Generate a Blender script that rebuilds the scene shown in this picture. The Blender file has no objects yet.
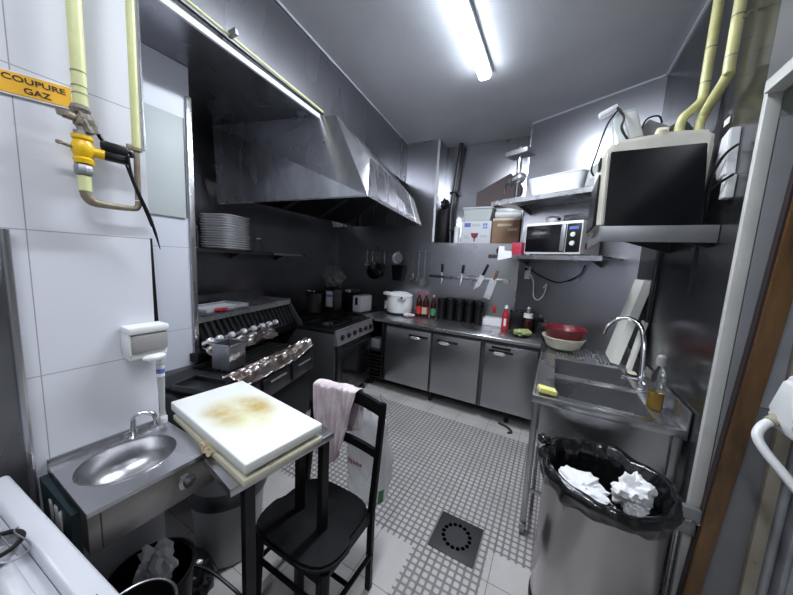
import bpy, bmesh, math, random
from mathutils import Vector, Matrix, noise
PI = math.pi
R = math.radians
SC = bpy.context.scene
COL = SC.collection
rnd = random.Random(7)

# ------------------------------------------------------------------ materials
def mat(name, col, rough=.5, metal=0., var=0., vscale=6., stretch=(1, 1, 1), bump=0., bscale=40., rvar=0., alpha=1., trans=0., coat=0., emis=None, spec=.5, col2=None, brush=0., bstretch=(45, 45, .5)):
    m = bpy.data.materials.new(name); m.use_nodes = True
    nt = m.node_tree; n = nt.nodes; l = nt.links
    b = n['Principled BSDF']
    b.inputs['Base Color'].default_value = (*col, 1)
    b.inputs['Roughness'].default_value = rough
    b.inputs['Metallic'].default_value = metal
    b.inputs['Specular IOR Level'].default_value = spec
    b.inputs['Coat Weight'].default_value = coat
    b.inputs['Transmission Weight'].default_value = trans
    b.inputs['Alpha'].default_value = alpha
    tc = n.new('ShaderNodeTexCoord'); mp = n.new('ShaderNodeMapping')
    mp.inputs['Scale'].default_value = stretch
    l.new(tc.outputs['Object'], mp.inputs['Vector'])
    if var or rvar or col2:
        t = n.new('ShaderNodeTexNoise'); t.inputs['Scale'].default_value = vscale; t.inputs['Detail'].default_value = (2.5 if metal else 6)
        t.inputs['Roughness'].default_value = .6
        l.new(mp.outputs[0], t.inputs['Vector'])
        if var or col2:
            mx = n.new('ShaderNodeMix'); mx.data_type = 'RGBA'
            c2 = col2 if col2 else tuple(c * (1 - var) for c in col)
            mx.inputs[6].default_value = (*col, 1); mx.inputs[7].default_value = (*c2, 1)
            r = n.new('ShaderNodeMapRange'); r.inputs[1].default_value = .25; r.inputs[2].default_value = .75
            l.new(t.outputs['Fac'], r.inputs[0]); l.new(r.outputs[0], mx.inputs[0]); l.new(mx.outputs[2], b.inputs['Base Color'])
        if rvar:
            r = n.new('ShaderNodeMapRange'); r.inputs[1].default_value = .3; r.inputs[2].default_value = .7
            r.inputs[3].default_value = max(.03, rough - rvar); r.inputs[4].default_value = rough + rvar
            l.new(t.outputs['Fac'], r.inputs[0]); l.new(r.outputs[0], b.inputs['Roughness'])
    if brush:
        mp2 = n.new('ShaderNodeMapping'); mp2.inputs['Scale'].default_value = bstretch; l.new(tc.outputs['Object'], mp2.inputs['Vector'])
        t3 = n.new('ShaderNodeTexNoise'); t3.inputs['Scale'].default_value = 4; t3.inputs['Detail'].default_value = 3; l.new(mp2.outputs[0], t3.inputs['Vector'])
        b3 = n.new('ShaderNodeBump'); b3.inputs['Strength'].default_value = brush; b3.inputs['Distance'].default_value = .002
        l.new(t3.outputs['Fac'], b3.inputs['Height']); l.new(b3.outputs[0], b.inputs['Normal'])
    if bump:
        t2 = n.new('ShaderNodeTexNoise'); t2.inputs['Scale'].default_value = bscale; t2.inputs['Detail'].default_value = (1 if metal else 4)
        l.new(mp.outputs[0], t2.inputs['Vector'])
        bp = n.new('ShaderNodeBump'); bp.inputs['Strength'].default_value = bump; bp.inputs['Distance'].default_value = .01
        l.new(t2.outputs['Fac'], bp.inputs['Height']); l.new(bp.outputs[0], b.inputs['Normal'])
    if emis:
        b.inputs['Emission Color'].default_value = (*emis[0], 1); b.inputs['Emission Strength'].default_value = emis[1]
    return m

M = {}
M['steel_wall'] = mat('brushed_steel_sheet', (.44, .44, .47), .26, .96, var=.2, vscale=2.2, stretch=(1, 1, .35), rvar=.05, brush=.06)
M['steel_back'] = mat('clean_steel_sheet', (.50, .50, .53), .30, .96, var=.12, vscale=1.6, stretch=(1, 1, .5), rvar=.03, brush=.035, bstretch=(25, 25, .4))
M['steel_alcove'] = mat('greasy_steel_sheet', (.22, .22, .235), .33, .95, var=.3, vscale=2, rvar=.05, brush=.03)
M['steel_dark'] = mat('dull_dark_steel', (.12, .12, .13), .38, 1, var=.35, vscale=5, rvar=.1)
M['steel'] = mat('stainless_steel', (.50, .50, .52), .28, .95, var=.06, vscale=4, rvar=.05)
M['steel_right'] = mat('steel_dark_reflection', (.22, .22, .235), .22, .95, var=.2, vscale=2.5, rvar=.06, brush=.08)  # base darkened to paint in the dark reflections on the right wall
M['steel_bin'] = mat('polished_bin_steel', (.42, .41, .405), .22, 1, var=.15, vscale=3, stretch=(1, 1, .3), rvar=.06, brush=.12)
M['steel_door'] = mat('brushed_fridge_steel', (.42, .42, .435), .30, .96, var=.12, vscale=3, rvar=.03, brush=.03)
M['steel_hood'] = mat('smeared_hood_steel', (.58, .58, .61), .25, .96, var=.28, vscale=6, stretch=(1, 1, .25), rvar=.13, brush=.12)
M['chrome'] = mat('chrome', (.75, .75, .77), .12, 1)
M['knob_chrome'] = mat('knob_chrome', (.95, .95, .97), .25, .75)
M['black'] = mat('black_plastic', (.007, .007, .008), .38, 0, rvar=.08, vscale=10, spec=.3)
M['black_wood'] = mat('black_painted_wood', (.004, .004, .005), .45, 0, rvar=.12, vscale=14, spec=.2)
M['black_iron'] = mat('blackened_iron', (.02, .02, .021), .5, .6, var=.4, vscale=12)
M['gloss_black'] = mat('gloss_black_panel', (.006, .006, .008), .16, 0, rvar=.05, vscale=4)
M['liner'] = mat('black_bin_liner', (.006, .006, .007), .2, 0, bump=.5, bscale=25, coat=.3)
M['white'] = mat('white_plastic', (.74, .75, .76), .35)
M['white_panel'] = mat('white_trim', (.72, .73, .78), .35)
M['offwhite'] = mat('yellowed_white_enamel', (.74, .72, .63), .4, 0, var=.25, vscale=8)
M['grey_plastic'] = mat('grey_plastic', (.22, .225, .24), .5, 0, var=.2, vscale=5)
M['pale_panel'] = mat('pale_grey_board', (.50, .54, .54), .5, 0, var=.06)
M['yellow_pipe'] = mat('pale_yellow_paint', (.73, .75, .38), .4, 0, var=.18, vscale=14)
M['yellow_pipe2'] = mat('dirty_yellow_paint', (.74, .71, .32), .4, 0, var=.5, vscale=9)
M['yellow'] = mat('yellow_enamel', (.85, .52, .01), .35, 0, var=.12, vscale=25)
M['tape'] = mat('wrapped_pipe_tape', (.30, .27, .22), .6, 0, var=.5, vscale=30, bump=.5, bscale=60)
M['rust'] = mat('worn_brown_pipe', (.16, .12, .10), .45, .3, var=.6, vscale=15, col2=(.35, .31, .22))
M['sign'] = mat('orange_sign', (.85, .45, .03), .5)
M['ink'] = mat('black_ink', (.03, .02, .02), .6)
M['board'] = mat('white_board_plastic', (.80, .80, .74), .5)
M['cream'] = mat('cream_board_plastic', (.70, .66, .52), .55, 0, var=.2, vscale=14)
M['towel'] = mat('pinkish_white_towel', (.80, .76, .78), .95, 0, col2=(.55, .40, .46), vscale=9, bump=.5, bscale=140)
M['paper'] = mat('white_tissue', (.82, .82, .84), .8, 0, bump=.3, bscale=50)
M['bread'] = mat('yellowish_packaging', (.60, .50, .34), .7, 0, var=.4, vscale=22)
M['bucket'] = mat('grey_white_bucket', (.48, .48, .48), .5, 0, var=.15, vscale=5)
M['foil'] = mat('aluminium_foil', (.52, .51, .51), .36, 1, bump=.7, bscale=26, col2=(.30, .22, .19), vscale=6)
M['red'] = mat('red_plastic', (.40, .015, .03), .35)
M['pink'] = mat('pink_plastic', (.36, .04, .09), .4)
M['redlabel'] = mat('red_label', (.45, .03, .03), .5)
M['redbowl'] = mat('translucent_red_plastic', (.22, .018, .028), .3, 0, trans=.15)
M['sauce'] = mat('dark_sauce_glass', (.03, .006, .004), .12)
M['green'] = mat('green_vegetable', (.36, .42, .17), .55, 0, var=.3, vscale=14)
M['greenlabel'] = mat('green_label', (.05, .25, .12), .5)
M['blue'] = mat('blue_print', (.10, .16, .5), .5)
M['wine'] = mat('wine_red_print', (.16, .01, .03), .5)
M['carton'] = mat('brown_cardboard', (.30, .18, .12), .8, 0, var=.15, vscale=8)
M['darkcarton'] = mat('dark_brown_board', (.13, .10, .10), .7, 0, var=.2, vscale=5)
M['whitecarton'] = mat('white_carton', (.62, .63, .68), .6)
M['wood'] = mat('varnished_brown_wood', (.22, .11, .038), .45, 0, stretch=(4, 4, 1.0), vscale=2.9, bump=.25, bscale=12, col2=(.02, .012, .008), coat=.1)
M['knifewood'] = mat('brown_handle', (.22, .09, .04), .5)
M['sponge'] = mat('yellow_sponge', (.78, .74, .26), .9, 0, bump=.6, bscale=120)
M['teal'] = mat('dark_teal_plastic', (.02, .04, .047), .5)
M['jamb'] = mat('pale_painted_jamb', (.36, .38, .36), .5, 0, var=.25, vscale=4)
M['jamb_white'] = mat('white_metal_frame', (.60, .60, .58), .4, 0, var=.2, vscale=5)
M['cream_paint'] = mat('stained_cream_paint', (.42, .38, .31), .55, 0, stretch=(3, 3, 1), col2=(.25, .21, .16), vscale=5)
M['scuffed'] = mat('scuffed_pale_metal', (.42, .43, .47), .45, .2, var=.3, vscale=9)
M['greyside'] = mat('grey_metal_side', (.10, .10, .105), .4, .6, var=.15)
M['plate'] = mat('white_porcelain', (.66, .66, .68), .3)
M['apron'] = mat('dull_basin_steel', (.44, .42, .41), .34, 1, var=.3, vscale=6, rvar=.08)
M['rubber'] = mat('dark_rubber', (.03, .03, .03), .7)
M['drain'] = mat('cast_iron_drain', (.020, .021, .025), .55, .0, bump=.2, bscale=90)
M['void'] = mat('black_hole', (.001, .001, .001), .9, 0, spec=0.)
M['hinge_grey'] = mat('galvanised_steel', (.34, .34, .36), .5, .8, var=.2)
M['appliance'] = mat('white_lacquered_lid', (.62, .63, .68), .28, .15)

def glass(name, col, rough=.05):
    m = mat(name, col, rough, 0, trans=1.)
    m.node_tree.nodes['Principled BSDF'].inputs['IOR'].default_value = 1.3
    return m
M['glass'] = glass('clear_glass', (.85, .9, .88))
M['oil'] = mat('amber_oil', (.45, .27, .04), .15, 0, trans=.3)
M['bag'] = mat('thin_clear_plastic_bag', (.66, .67, .70), .25, 0, alpha=.42, bump=.8, bscale=22)
M['smoke'] = mat('smoky_translucent_plastic', (.42, .41, .41), .3, 0, trans=.25)
M['wrap'] = mat('crumpled_clear_wrap', (.16, .155, .16), .3, 0, alpha=.75, bump=.8, bscale=30)
M['tube'] = mat('lit_fluorescent_tube', (.9, .95, 1), .4, emis=((.80, .90, 1.), 26.))

def line_mat(name, base, lines, rough=.4, metal=0., width=.0013, dark=.45, var=.05):
    """panel material with joint lines; lines = [(axis, position), ...] in object space"""
    m = mat(name, base, rough, metal, var=var, vscale=2.5, rvar=.06 if metal else .04, bump=.04, bscale=3)
    nt = m.node_tree; n = nt.nodes; l = nt.links; b = n['Principled BSDF']
    src = b.inputs['Base Color'].links[0].from_socket
    tc = n.new('ShaderNodeTexCoord'); sp = n.new('ShaderNodeSeparateXYZ'); l.new(tc.outputs['Object'], sp.inputs[0])
    acc = None
    for ax, pos in lines:
        s = n.new('ShaderNodeMath'); s.operation = 'SUBTRACT'; l.new(sp.outputs['XYZ'.index(ax)], s.inputs[0]); s.inputs[1].default_value = pos
        a = n.new('ShaderNodeMath'); a.operation = 'ABSOLUTE'; l.new(s.outputs[0], a.inputs[0])
        c = n.new('ShaderNodeMath'); c.operation = 'LESS_THAN'; l.new(a.outputs[0], c.inputs[0]); c.inputs[1].default_value = width
        if acc is None: acc = c.outputs[0]
        else:
            x = n.new('ShaderNodeMath'); x.operation = 'MAXIMUM'; l.new(acc, x.inputs[0]); l.new(c.outputs[0], x.inputs[1]); acc = x.outputs[0]
    mx = n.new('ShaderNodeMix'); mx.data_type = 'RGBA'
    l.new(acc, mx.inputs[0]); l.new(src, mx.inputs[6]); mx.inputs[7].default_value = tuple(c * dark for c in base) + (1,)
    l.new(mx.outputs[2], b.inputs['Base Color'])
    return m

M['tiles'] = line_mat('white_wall_panels', (.70, .71, .77), [('Z', .765), ('Z', 1.2), ('Z', 1.637), ('Z', 2.073), ('Z', 2.51), ('Z', 2.95), ('Y', .23)], .35)
M['pillar'] = line_mat('white_pillar_panels', (.64, .66, .73), [('Z', 1.1), ('Z', 1.62), ('Z', 2.36)], .35)
M['ceiling'] = mat('mottled_grey_ceiling', (.50, .50, .525), .45, 0, var=.16, vscale=2.4, bump=.15, bscale=60)

def floor_mat():
    m = bpy.data.materials.new('studded_grey_tiles'); m.use_nodes = True
    nt = m.node_tree; n = nt.nodes; l = nt.links; b = n['Principled BSDF']
    tc = n.new('ShaderNodeTexCoord'); sp = n.new('ShaderNodeSeparateXYZ'); l.new(tc.outputs['Object'], sp.inputs[0])
    def math_(op, a, bb=None, clamp=False):
        x = n.new('ShaderNodeMath'); x.operation = op; x.use_clamp = clamp
        for i, v in enumerate((a, bb)):
            if v is None: continue
            if isinstance(v, (int, float)): x.inputs[i].default_value = v
            else: l.new(v, x.inputs[i])
        return x.outputs[0]
    X, Y = sp.outputs[0], sp.outputs[1]
    def cell(v, p):                       # distance from the cell centre, 0 .. .5
        return math_('ABSOLUTE', math_('SUBTRACT', math_('FRACT', math_('DIVIDE', math_('ADD', v, 10.), p)), .5))
    p = .0385
    d = math_('POWER', math_('ADD', math_('POWER', cell(X, p), 4.), math_('POWER', cell(Y, p), 4.)), .25)
    rr = n.new('ShaderNodeMapRange'); rr.inputs[1].default_value = .29; rr.inputs[2].default_value = .42; rr.inputs[3].default_value = 1; rr.inputs[4].default_value = 0
    l.new(d, rr.inputs[0]); stud = rr.outputs[0]
    joint = math_('GREATER_THAN', math_('MAXIMUM', cell(X, p * 8), cell(Y, p * 8)), .495)
    # smooth tiles near the camera, left and right of the drain
    pl = math_('MULTIPLY', math_('LESS_THAN', Y, 10 * p * 5 * 0 + 1.365), math_('LESS_THAN', X, -.552))
    pr = math_('MULTIPLY', math_('LESS_THAN', Y, 1.57), math_('GREATER_THAN', X, -.175))
    plain = math_('MAXIMUM', math_('MAXIMUM', pl, pr), math_('GREATER_THAN', Y, 2.80))
    big = math_('MAXIMUM', stud, plain)
    no = n.new('ShaderNodeTexNoise'); no.inputs['Scale'].default_value = 260; no.inputs['Detail'].default_value = 2; l.new(tc.outputs['Object'], no.inputs['Vector'])
    no2 = n.new('ShaderNodeTexNoise'); no2.inputs['Scale'].default_value = 3.5; no2.inputs['Detail'].default_value = 5; l.new(tc.outputs['Object'], no2.inputs['Vector'])
    def mix(f, a, c):
        x = n.new('ShaderNodeMix'); x.data_type = 'RGBA'
        for i, v in ((0, f), (6, a), (7, c)):
            if isinstance(v, tuple): x.inputs[i].default_value = (*v, 1)
            else: l.new(v, x.inputs[i])
        return x.outputs[2]
    r1 = n.new('ShaderNodeMapRange'); r1.inputs[1].default_value = .35; r1.inputs[2].default_value = .65; l.new(no.outputs['Fac'], r1.inputs[0])
    r2 = n.new('ShaderNodeMapRange'); r2.inputs[1].default_value = .35; r2.inputs[2].default_value = .65; l.new(no2.outputs['Fac'], r2.inputs[0])
    top = mix(r1.outputs[0], (.38, .365, .36), (.62, .60, .595))
    top = mix(math_('MULTIPLY', r2.outputs[0], .35), top, (.25, .235, .235))
    c = mix(big, (.185, .175, .178), top)
    c = mix(joint, c, (.10, .095, .095))
    l.new(c, b.inputs['Base Color']); b.inputs['Roughness'].default_value = .42
    bp = n.new('ShaderNodeBump'); bp.inputs['Strength'].default_value = .7; bp.inputs['Distance'].default_value = .004
    l.new(big, bp.inputs['Height']); l.new(bp.outputs[0], b.inputs['Normal'])
    return m
M['floor'] = floor_mat()

def board_top_mat():
    m = mat('stained_white_cutting_board', (.82, .83, .80), .5, bump=.08, bscale=60)
    nt = m.node_tree; n = nt.nodes; l = nt.links; b = n['Principled BSDF']
    tc = n.new('ShaderNodeTexCoord')
    def blob(cx, cy, sx, sy):
        mp = n.new('ShaderNodeMapping'); mp.vector_type = 'POINT'
        mp.inputs['Location'].default_value = (-cx / sx, -cy / sy, 0); mp.inputs['Scale'].default_value = (1 / sx, 1 / sy, 0)
        l.new(tc.outputs['Object'], mp.inputs['Vector'])
        ln = n.new('ShaderNodeVectorMath'); ln.operation = 'LENGTH'; l.new(mp.outputs[0], ln.inputs[0])
        r = n.new('ShaderNodeMapRange'); r.interpolation_type = 'SMOOTHSTEP'
        r.inputs[1].default_value = .15; r.inputs[2].default_value = 1.15; r.inputs[3].default_value = 1; r.inputs[4].default_value = 0
        l.new(ln.outputs['Value'], r.inputs[0]); return r.outputs[0]
    a1 = blob(-.02, .055, .155, .085); a2 = blob(-.045, -.055, .145, .085); a3 = blob(.01, .0, .24, .13)
    no = n.new('ShaderNodeTexNoise'); no.inputs['Scale'].default_value = 16; no.inputs['Detail'].default_value = 8; l.new(tc.outputs['Object'], no.inputs['Vector'])
    rr = n.new('ShaderNodeMapRange'); rr.inputs[1].default_value = .3; rr.inputs[2].default_value = .7; l.new(no.outputs['Fac'], rr.inputs[0])
    def mm(op, a, c):
        x = n.new('ShaderNodeMath'); x.operation = op
        for i, v in enumerate((a, c)):
            if isinstance(v, (int, float)): x.inputs[i].default_value = v
            else: l.new(v, x.inputs[i])
        return x.outputs[0]
    def mix(f, a, c):
        x = n.new('ShaderNodeMix'); x.data_type = 'RGBA'
        for i, v in ((0, f), (6, a), (7, c)):
            if isinstance(v, tuple): x.inputs[i].default_value = (*v, 1)
            else: l.new(v, x.inputs[i])
        return x.outputs[2]
    tex = mm('ADD', mm('MULTIPLY', rr.outputs[0], .7), .35)
    c = mix(mm('MULTIPLY', a3, mm('MULTIPLY', tex, .6)), (.80, .82, .79), (.70, .70, .26))
    c = mix(mm('MULTIPLY', mm('MAXIMUM', a1, a2), mm('MULTIPLY', tex, 1.)), c, (.50, .36, .12))
    l.new(c, b.inputs['Base Color'])
    return m
M['stained_board'] = board_top_mat()

# ------------------------------------------------------------------ mesh builder
class MB:
    def __init__(s): s.bm = bmesh.new()
    def _add(s, b2, mtx=None):
        if mtx is not None: b2.transform(mtx)
        me = bpy.data.meshes.new('tmp'); b2.to_mesh(me); b2.free(); s.bm.from_mesh(me); bpy.data.meshes.remove(me); return s
    def box(s, x0, x1, y0, y1, z0, z1, b=0., mtx=None, seg=2):
        b2 = bmesh.new(); bmesh.ops.create_cube(b2, size=1)
        for v in b2.verts: v.co = Vector(((x0 + x1) / 2 + v.co.x * (x1 - x0), (y0 + y1) / 2 + v.co.y * (y1 - y0), (z0 + z1) / 2 + v.co.z * (z1 - z0)))
        if b: bmesh.ops.bevel(b2, geom=b2.edges[:], offset=b, segments=seg, affect='EDGES', profile=.5)
        return s._add(b2, mtx)
    def lathe(s, prof, seg=28, c=(0, 0, 0), mtx=None, sx=1, sy=1):
        b2 = bmesh.new(); rings = []
        for r, z in prof:
            if r < 1e-6: rings.append([b2.verts.new((0, 0, z))])
            else: rings.append([b2.verts.new((r * sx * math.cos(2 * PI * i / seg), r * sy * math.sin(2 * PI * i / seg), z)) for i in range(seg)])
        for a, d in zip(rings, rings[1:]):
            for i in range(seg):
                j = (i + 1) % seg
                if len(a) == 1 and len(d) == 1: continue
                if len(a) == 1: b2.faces.new((a[0], d[j], d[i]))
                elif len(d) == 1: b2.faces.new((a[i], a[j], d[0]))
                else: b2.faces.new((a[i], a[j], d[j], d[i]))
        bmesh.ops.recalc_face_normals(b2, faces=b2.faces[:])
        m = Matrix.Translation(c)
        if mtx is not None: m = mtx @ m
        return s._add(b2, m)
    def tube(s, pts, r, seg=10, smooth=0, closed=False):
        P = [Vector(p) for p in pts]; n0 = len(P)
        rs = list(r) if isinstance(r, (list, tuple)) else [r] * n0
        if smooth:
            Q = []; rq = []
            for i in range(n0 if closed else n0 - 1):
                g = (lambda k: P[k % n0]) if closed else (lambda k: P[max(0, min(n0 - 1, k))])
                p0, p1, p2, p3 = g(i - 1), g(i), g(i + 1), g(i + 2)
                for k in range(smooth):
                    t = k / smooth
                    Q.append(.5 * ((2 * p1) + (p2 - p0) * t + (2 * p0 - 5 * p1 + 4 * p2 - p3) * t * t + (3 * p1 - p0 - 3 * p2 + p3) * t ** 3))
                    rq.append(rs[i] * (1 - t) + rs[(i + 1) % n0] * t)
            if not closed: Q.append(P[-1]); rq.append(rs[-1])
            P, rs = Q, rq
        b2 = bmesh.new(); rings = []; n = len(P); ref = None
        for i, p in enumerate(P):
            if closed: d = P[(i + 1) % n] - P[i - 1]
            else: d = P[min(n - 1, i + 1)] - P[max(0, i - 1)]
            d.normalize()
            if ref is None: ref = d.orthogonal().normalized()
            u = (ref - d * ref.dot(d)).normalized(); ref = u; w = d.cross(u)
            rings.append([b2.verts.new(p + (u * math.cos(2 * PI * k / seg) + w * math.sin(2 * PI * k / seg)) * rs[i]) for k in range(seg)])
        for i in range(n if closed else n - 1):
            a, c = rings[i], rings[(i + 1) % n]
            for k in range(seg):
                j = (k + 1) % seg; b2.faces.new((a[k], a[j], c[j], c[k]))
        if not closed: b2.faces.new(rings[0][::-1]); b2.faces.new(rings[-1])
        bmesh.ops.recalc_face_normals(b2, faces=b2.faces[:])
        return s._add(b2)
    def cyl(s, p0, p1, r, seg=16): return s.tube([p0, p1], r, seg)
    def prism(s, poly, a, b, axis='z', mtx=None, bev=0.):
        """poly of 2-D points; axis z: (x,y) a..b ; axis x: (y,z) ; axis y: (x,z)"""
        b2 = bmesh.new()
        def P(p, t): return {'z': (p[0], p[1], t), 'x': (t, p[0], p[1]), 'y': (p[0], t, p[1])}[axis]
        A = [b2.verts.new(P(p, a)) for p in poly]; B = [b2.verts.new(P(p, b)) for p in poly]; n = len(poly)
        b2.faces.new(A[::-1]); b2.faces.new(B)
        for i in range(n): b2.faces.new((A[i], A[(i + 1) % n], B[(i + 1) % n], B[i]))
        bmesh.ops.recalc_face_normals(b2, faces=b2.faces[:])
        if bev: bmesh.ops.bevel(b2, geom=b2.edges[:], offset=bev, segments=2, affect='EDGES')
        return s._add(b2, mtx)
    def poly(s, verts, faces):
        b2 = bmesh.new(); V = [b2.verts.new(v) for v in verts]
        for f in faces: b2.faces.new([V[i] for i in f])
        return s._add(b2)
    def slab(s, quad, th):
        """quad of 3-D corners thickened along its normal"""
        q = [Vector(v) for v in quad]; nrm = (q[1] - q[0]).cross(q[3] - q[0]).normalized() * th; k = len(q)
        b2 = bmesh.new(); A = [b2.verts.new(v) for v in q]; B = [b2.verts.new(v - nrm) for v in q]
        b2.faces.new(A); b2.faces.new(B[::-1])
        for i in range(k): b2.faces.new((A[i], B[i], B[(i + 1) % k], A[(i + 1) % k]))
        bmesh.ops.recalc_face_normals(b2, faces=b2.faces[:])
        return s._add(b2)
    def grid(s, fn, nu, nv, wrap=False):
        b2 = bmesh.new(); V = [[b2.verts.new(fn(i / nu, j / nv)) for j in range(nv + 1)] for i in range(nu if wrap else nu + 1)]
        for i in range(nu):
            a = V[i]; c = V[(i + 1) % nu] if wrap else V[i + 1]
            for j in range(nv): b2.faces.new((a[j], c[j], c[j + 1], a[j + 1]))
        bmesh.ops.recalc_face_normals(b2, faces=b2.faces[:])
        return s._add(b2)
    def crumple(s, c, sx, sy, sz, seed, amp=.35, sub=3, f=2.2):
        b2 = bmesh.new(); bmesh.ops.create_icosphere(b2, subdivisions=sub, radius=1)
        for v in b2.verts:
            d = v.co.normalized(); k = 1 + amp * (noise.noise(d * f + Vector((seed, seed * 2.3, 0))) * 1.4 + abs(noise.noise(d * f * 2.7 + Vector((0, seed, 5)))) * .9 - .3)
            v.co = Vector((c[0] + d.x * k * sx, c[1] + d.y * k * sy, c[2] + d.z * k * sz))
        return s._add(b2)
    def build(s, name, material, parent=None, local=False, smooth=True, angle=35, solid=0., sub=0, loc=None, rotz=0.):
        bm = s.bm
        if parent is not None:
            if not local:
                if parent.type != 'EMPTY' and parent.parent is not None: W = parent.parent.matrix_basis @ parent.matrix_basis
                else: W = parent.matrix_basis
                bm.transform(W.inverted())
            org = Vector((0, 0, 0))
        elif loc is not None: org = Vector(loc)
        else:
            xs = [v.co.x for v in bm.verts]; ys = [v.co.y for v in bm.verts]; zs = [v.co.z for v in bm.verts]
            org = Vector(((min(xs) + max(xs)) / 2, (min(ys) + max(ys)) / 2, min(zs)))
            if name in KEEP: org = Vector((0, 0, 0))
            bm.transform(Matrix.Translation(-org))
        me = bpy.data.meshes.new(name); bm.to_mesh(me); bm.free()
        if smooth:
            me.polygons.foreach_set('use_smooth', [True] * len(me.polygons)); me.set_sharp_from_angle(angle=R(angle))
        me.materials.append(material)
        o = bpy.data.objects.new(name, me); COL.objects.link(o)
        if parent is not None: o.parent = parent
        else: o.location = org; o.rotation_euler = (0, 0, rotz)
        if solid:
            md = o.modifiers.new('thickness', 'SOLIDIFY'); md.thickness = solid; md.offset = 0
        if sub:
            md = o.modifiers.new('smooth', 'SUBSURF'); md.levels = sub; md.render_levels = sub
        return o
KEEP = {'wall_left', 'wall_partition'}

def thing(name, label, cat, loc=(0, 0, 0), rotz=0., group=None):
    o = bpy.data.objects.new(name, None); o.empty_display_size = .1; COL.objects.link(o)
    o.location = loc; o.rotation_euler = (0, 0, rotz)
    o.matrix_basis = Matrix.Translation(loc) @ Matrix.Rotation(rotz, 4, 'Z')
    o['label'] = label; o['category'] = cat
    if group: o['group'] = group
    return o
def tag(o, label, cat, group=None, kind=None):
    o['label'] = label; o['category'] = cat
    if group: o['group'] = group
    if kind: o['kind'] = kind
    return o
def struct(o): o['kind'] = 'structure'; return o
def dup(root, loc, rotz=None, label=None):
    r = root.copy(); COL.objects.link(r); r.location = loc
    if rotz is not None: r.rotation_euler = (0, 0, rotz)
    if label: r['label'] = label
    for ch in list(root.children):
        c = ch.copy(); COL.objects.link(c); c.parent = r
        for g in ch.children:
            d = g.copy(); COL.objects.link(d); d.parent = c
    return r
def text_mb(txt, size, depth, mtx, width=None, sx=1.):
    cu = bpy.data.curves.new('t', 'FONT'); cu.body = txt; cu.size = size; cu.extrude = depth; cu.align_x = 'CENTER'; cu.align_y = 'CENTER'; cu.offset = size * .012
    ob = bpy.data.objects.new('t', cu); COL.objects.link(ob)
    dg = bpy.context.evaluated_depsgraph_get(); me = bpy.data.meshes.new_from_object(ob.evaluated_get(dg))
    mb = MB(); mb.bm.from_mesh(me)
    xs = [v.co.x for v in mb.bm.verts]
    if width: k = width / (max(xs) - min(xs)); mb.bm.transform(Matrix.Diagonal((k, 1, 1, 1)))
    mb.bm.transform(mtx)
    bpy.data.objects.remove(ob); bpy.data.meshes.remove(me); bpy.data.curves.remove(cu)
    return mb

# ------------------------------------------------------------------ the setting
CZ = 3.2
struct(MB().box(-3.6, 1.9, -1.4, 4.3, -.1, 0).build('floor', M['floor'], loc=(0, 0, 0)))
struct(MB().box(-3.6, 1.9, -1.4, 4.3, CZ, CZ + .1).build('ceiling', M['ceiling']))
struct(MB().box(-2.3, -1.34, -1.4, .52, 0, CZ).build('wall_left', M['tiles']))
struct(MB().box(-3.5, -2.06, .521, 1.03, 0, 2.688).build('wall_partition', M['pillar']))
# soffit over the cooking alcove
struct(MB().prism([(-1.638, .522), (-2.005, 4.2), (-3.5, 4.2), (-3.5, .522)], 2.69, CZ - .001).build('wall_soffit', M['steel_wall']))
# alcove back sheet
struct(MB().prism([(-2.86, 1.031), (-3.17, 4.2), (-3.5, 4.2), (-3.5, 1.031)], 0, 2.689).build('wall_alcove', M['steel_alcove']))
struct(MB().box(-3.3, -1.5, 3.72, 4.2, 0, 2.689).build('wall_back', M['steel_back']))
struct(MB().box(-2.0, -1.5, 3.72, 4.2, 2.69, CZ - .001).build('wall_back_upper', M['steel_back']))
struct(MB().box(-1.499, -.4, 3.72, 4.2, 0, 1.88).build('wall_back_lower', M['steel_back']))
struct(MB().box(-1.499, -.4, 4.02, 4.2, 1.881, CZ - .001).build('wall_niche', M['steel_wall']))
struct(MB().prism([(-.399, 3.70), (.62, 3.22), (.62, 4.2), (-.399, 4.2)], 0, CZ - .001).build('wall_diagonal', M['steel_back']))
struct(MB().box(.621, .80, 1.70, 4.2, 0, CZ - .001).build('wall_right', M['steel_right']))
struct(MB().box(.621, .80, -1.25, 1.699, 2.335, CZ - .001).build('wall_lintel', M['steel_back']))
struct(MB().box(.801, 1.75, 1.80, 1.95, 0, CZ - .001).build('wall_passage', M['jamb']))
struct(MB().box(1.75, 1.88, -1.4, 1.95, 0, CZ - .001).build('wall_passage_side', M['jamb']))
struct(MB().box(-1.339, 1.749, -1.38, -1.25, 0, CZ - .001).build('wall_rear', M['jamb']))
# trims
struct(MB().prism([(-1.636, .60), (-1.622, .60), (-1.735, 1.80), (-1.753, 1.80)], 2.676, 2.705).build('trim_1', M['white_panel']))
struct(MB().prism([(-1.64, .60), (-1.632, .60), (-1.942, 3.72), (-1.950, 3.72)], CZ - .014, CZ - .001).build('trim_2', M['white_panel']))
struct(MB().box(-1.512, -1.484, 3.708, 3.722, 1.885, CZ - .002).build('trim_3', M['white_panel']))
struct(MB().box(-1.99, -1.513, 3.708, 3.72, CZ - .012, CZ - .001).build('trim_4', M['steel']))
struct(MB().box(.608, .621, 1.70, 3.21, CZ - .016, CZ - .001).build('trim_5', M['white_panel']))
struct(MB().prism([(-.40, 3.698), (.61, 3.222), (.604, 3.212), (-.405, 3.688)], CZ - .014, CZ - .001).build('trim_6', M['white_panel']))
struct(MB().box(-2.061, -2.045, 1.005, 1.036, .68, 2.52, b=.003).build('trim_7', M['steel']))
struct(MB().box(-1.352, -1.334, .515, .5205, 1.95, 3.18).build('trim_8', M['steel']))
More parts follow.
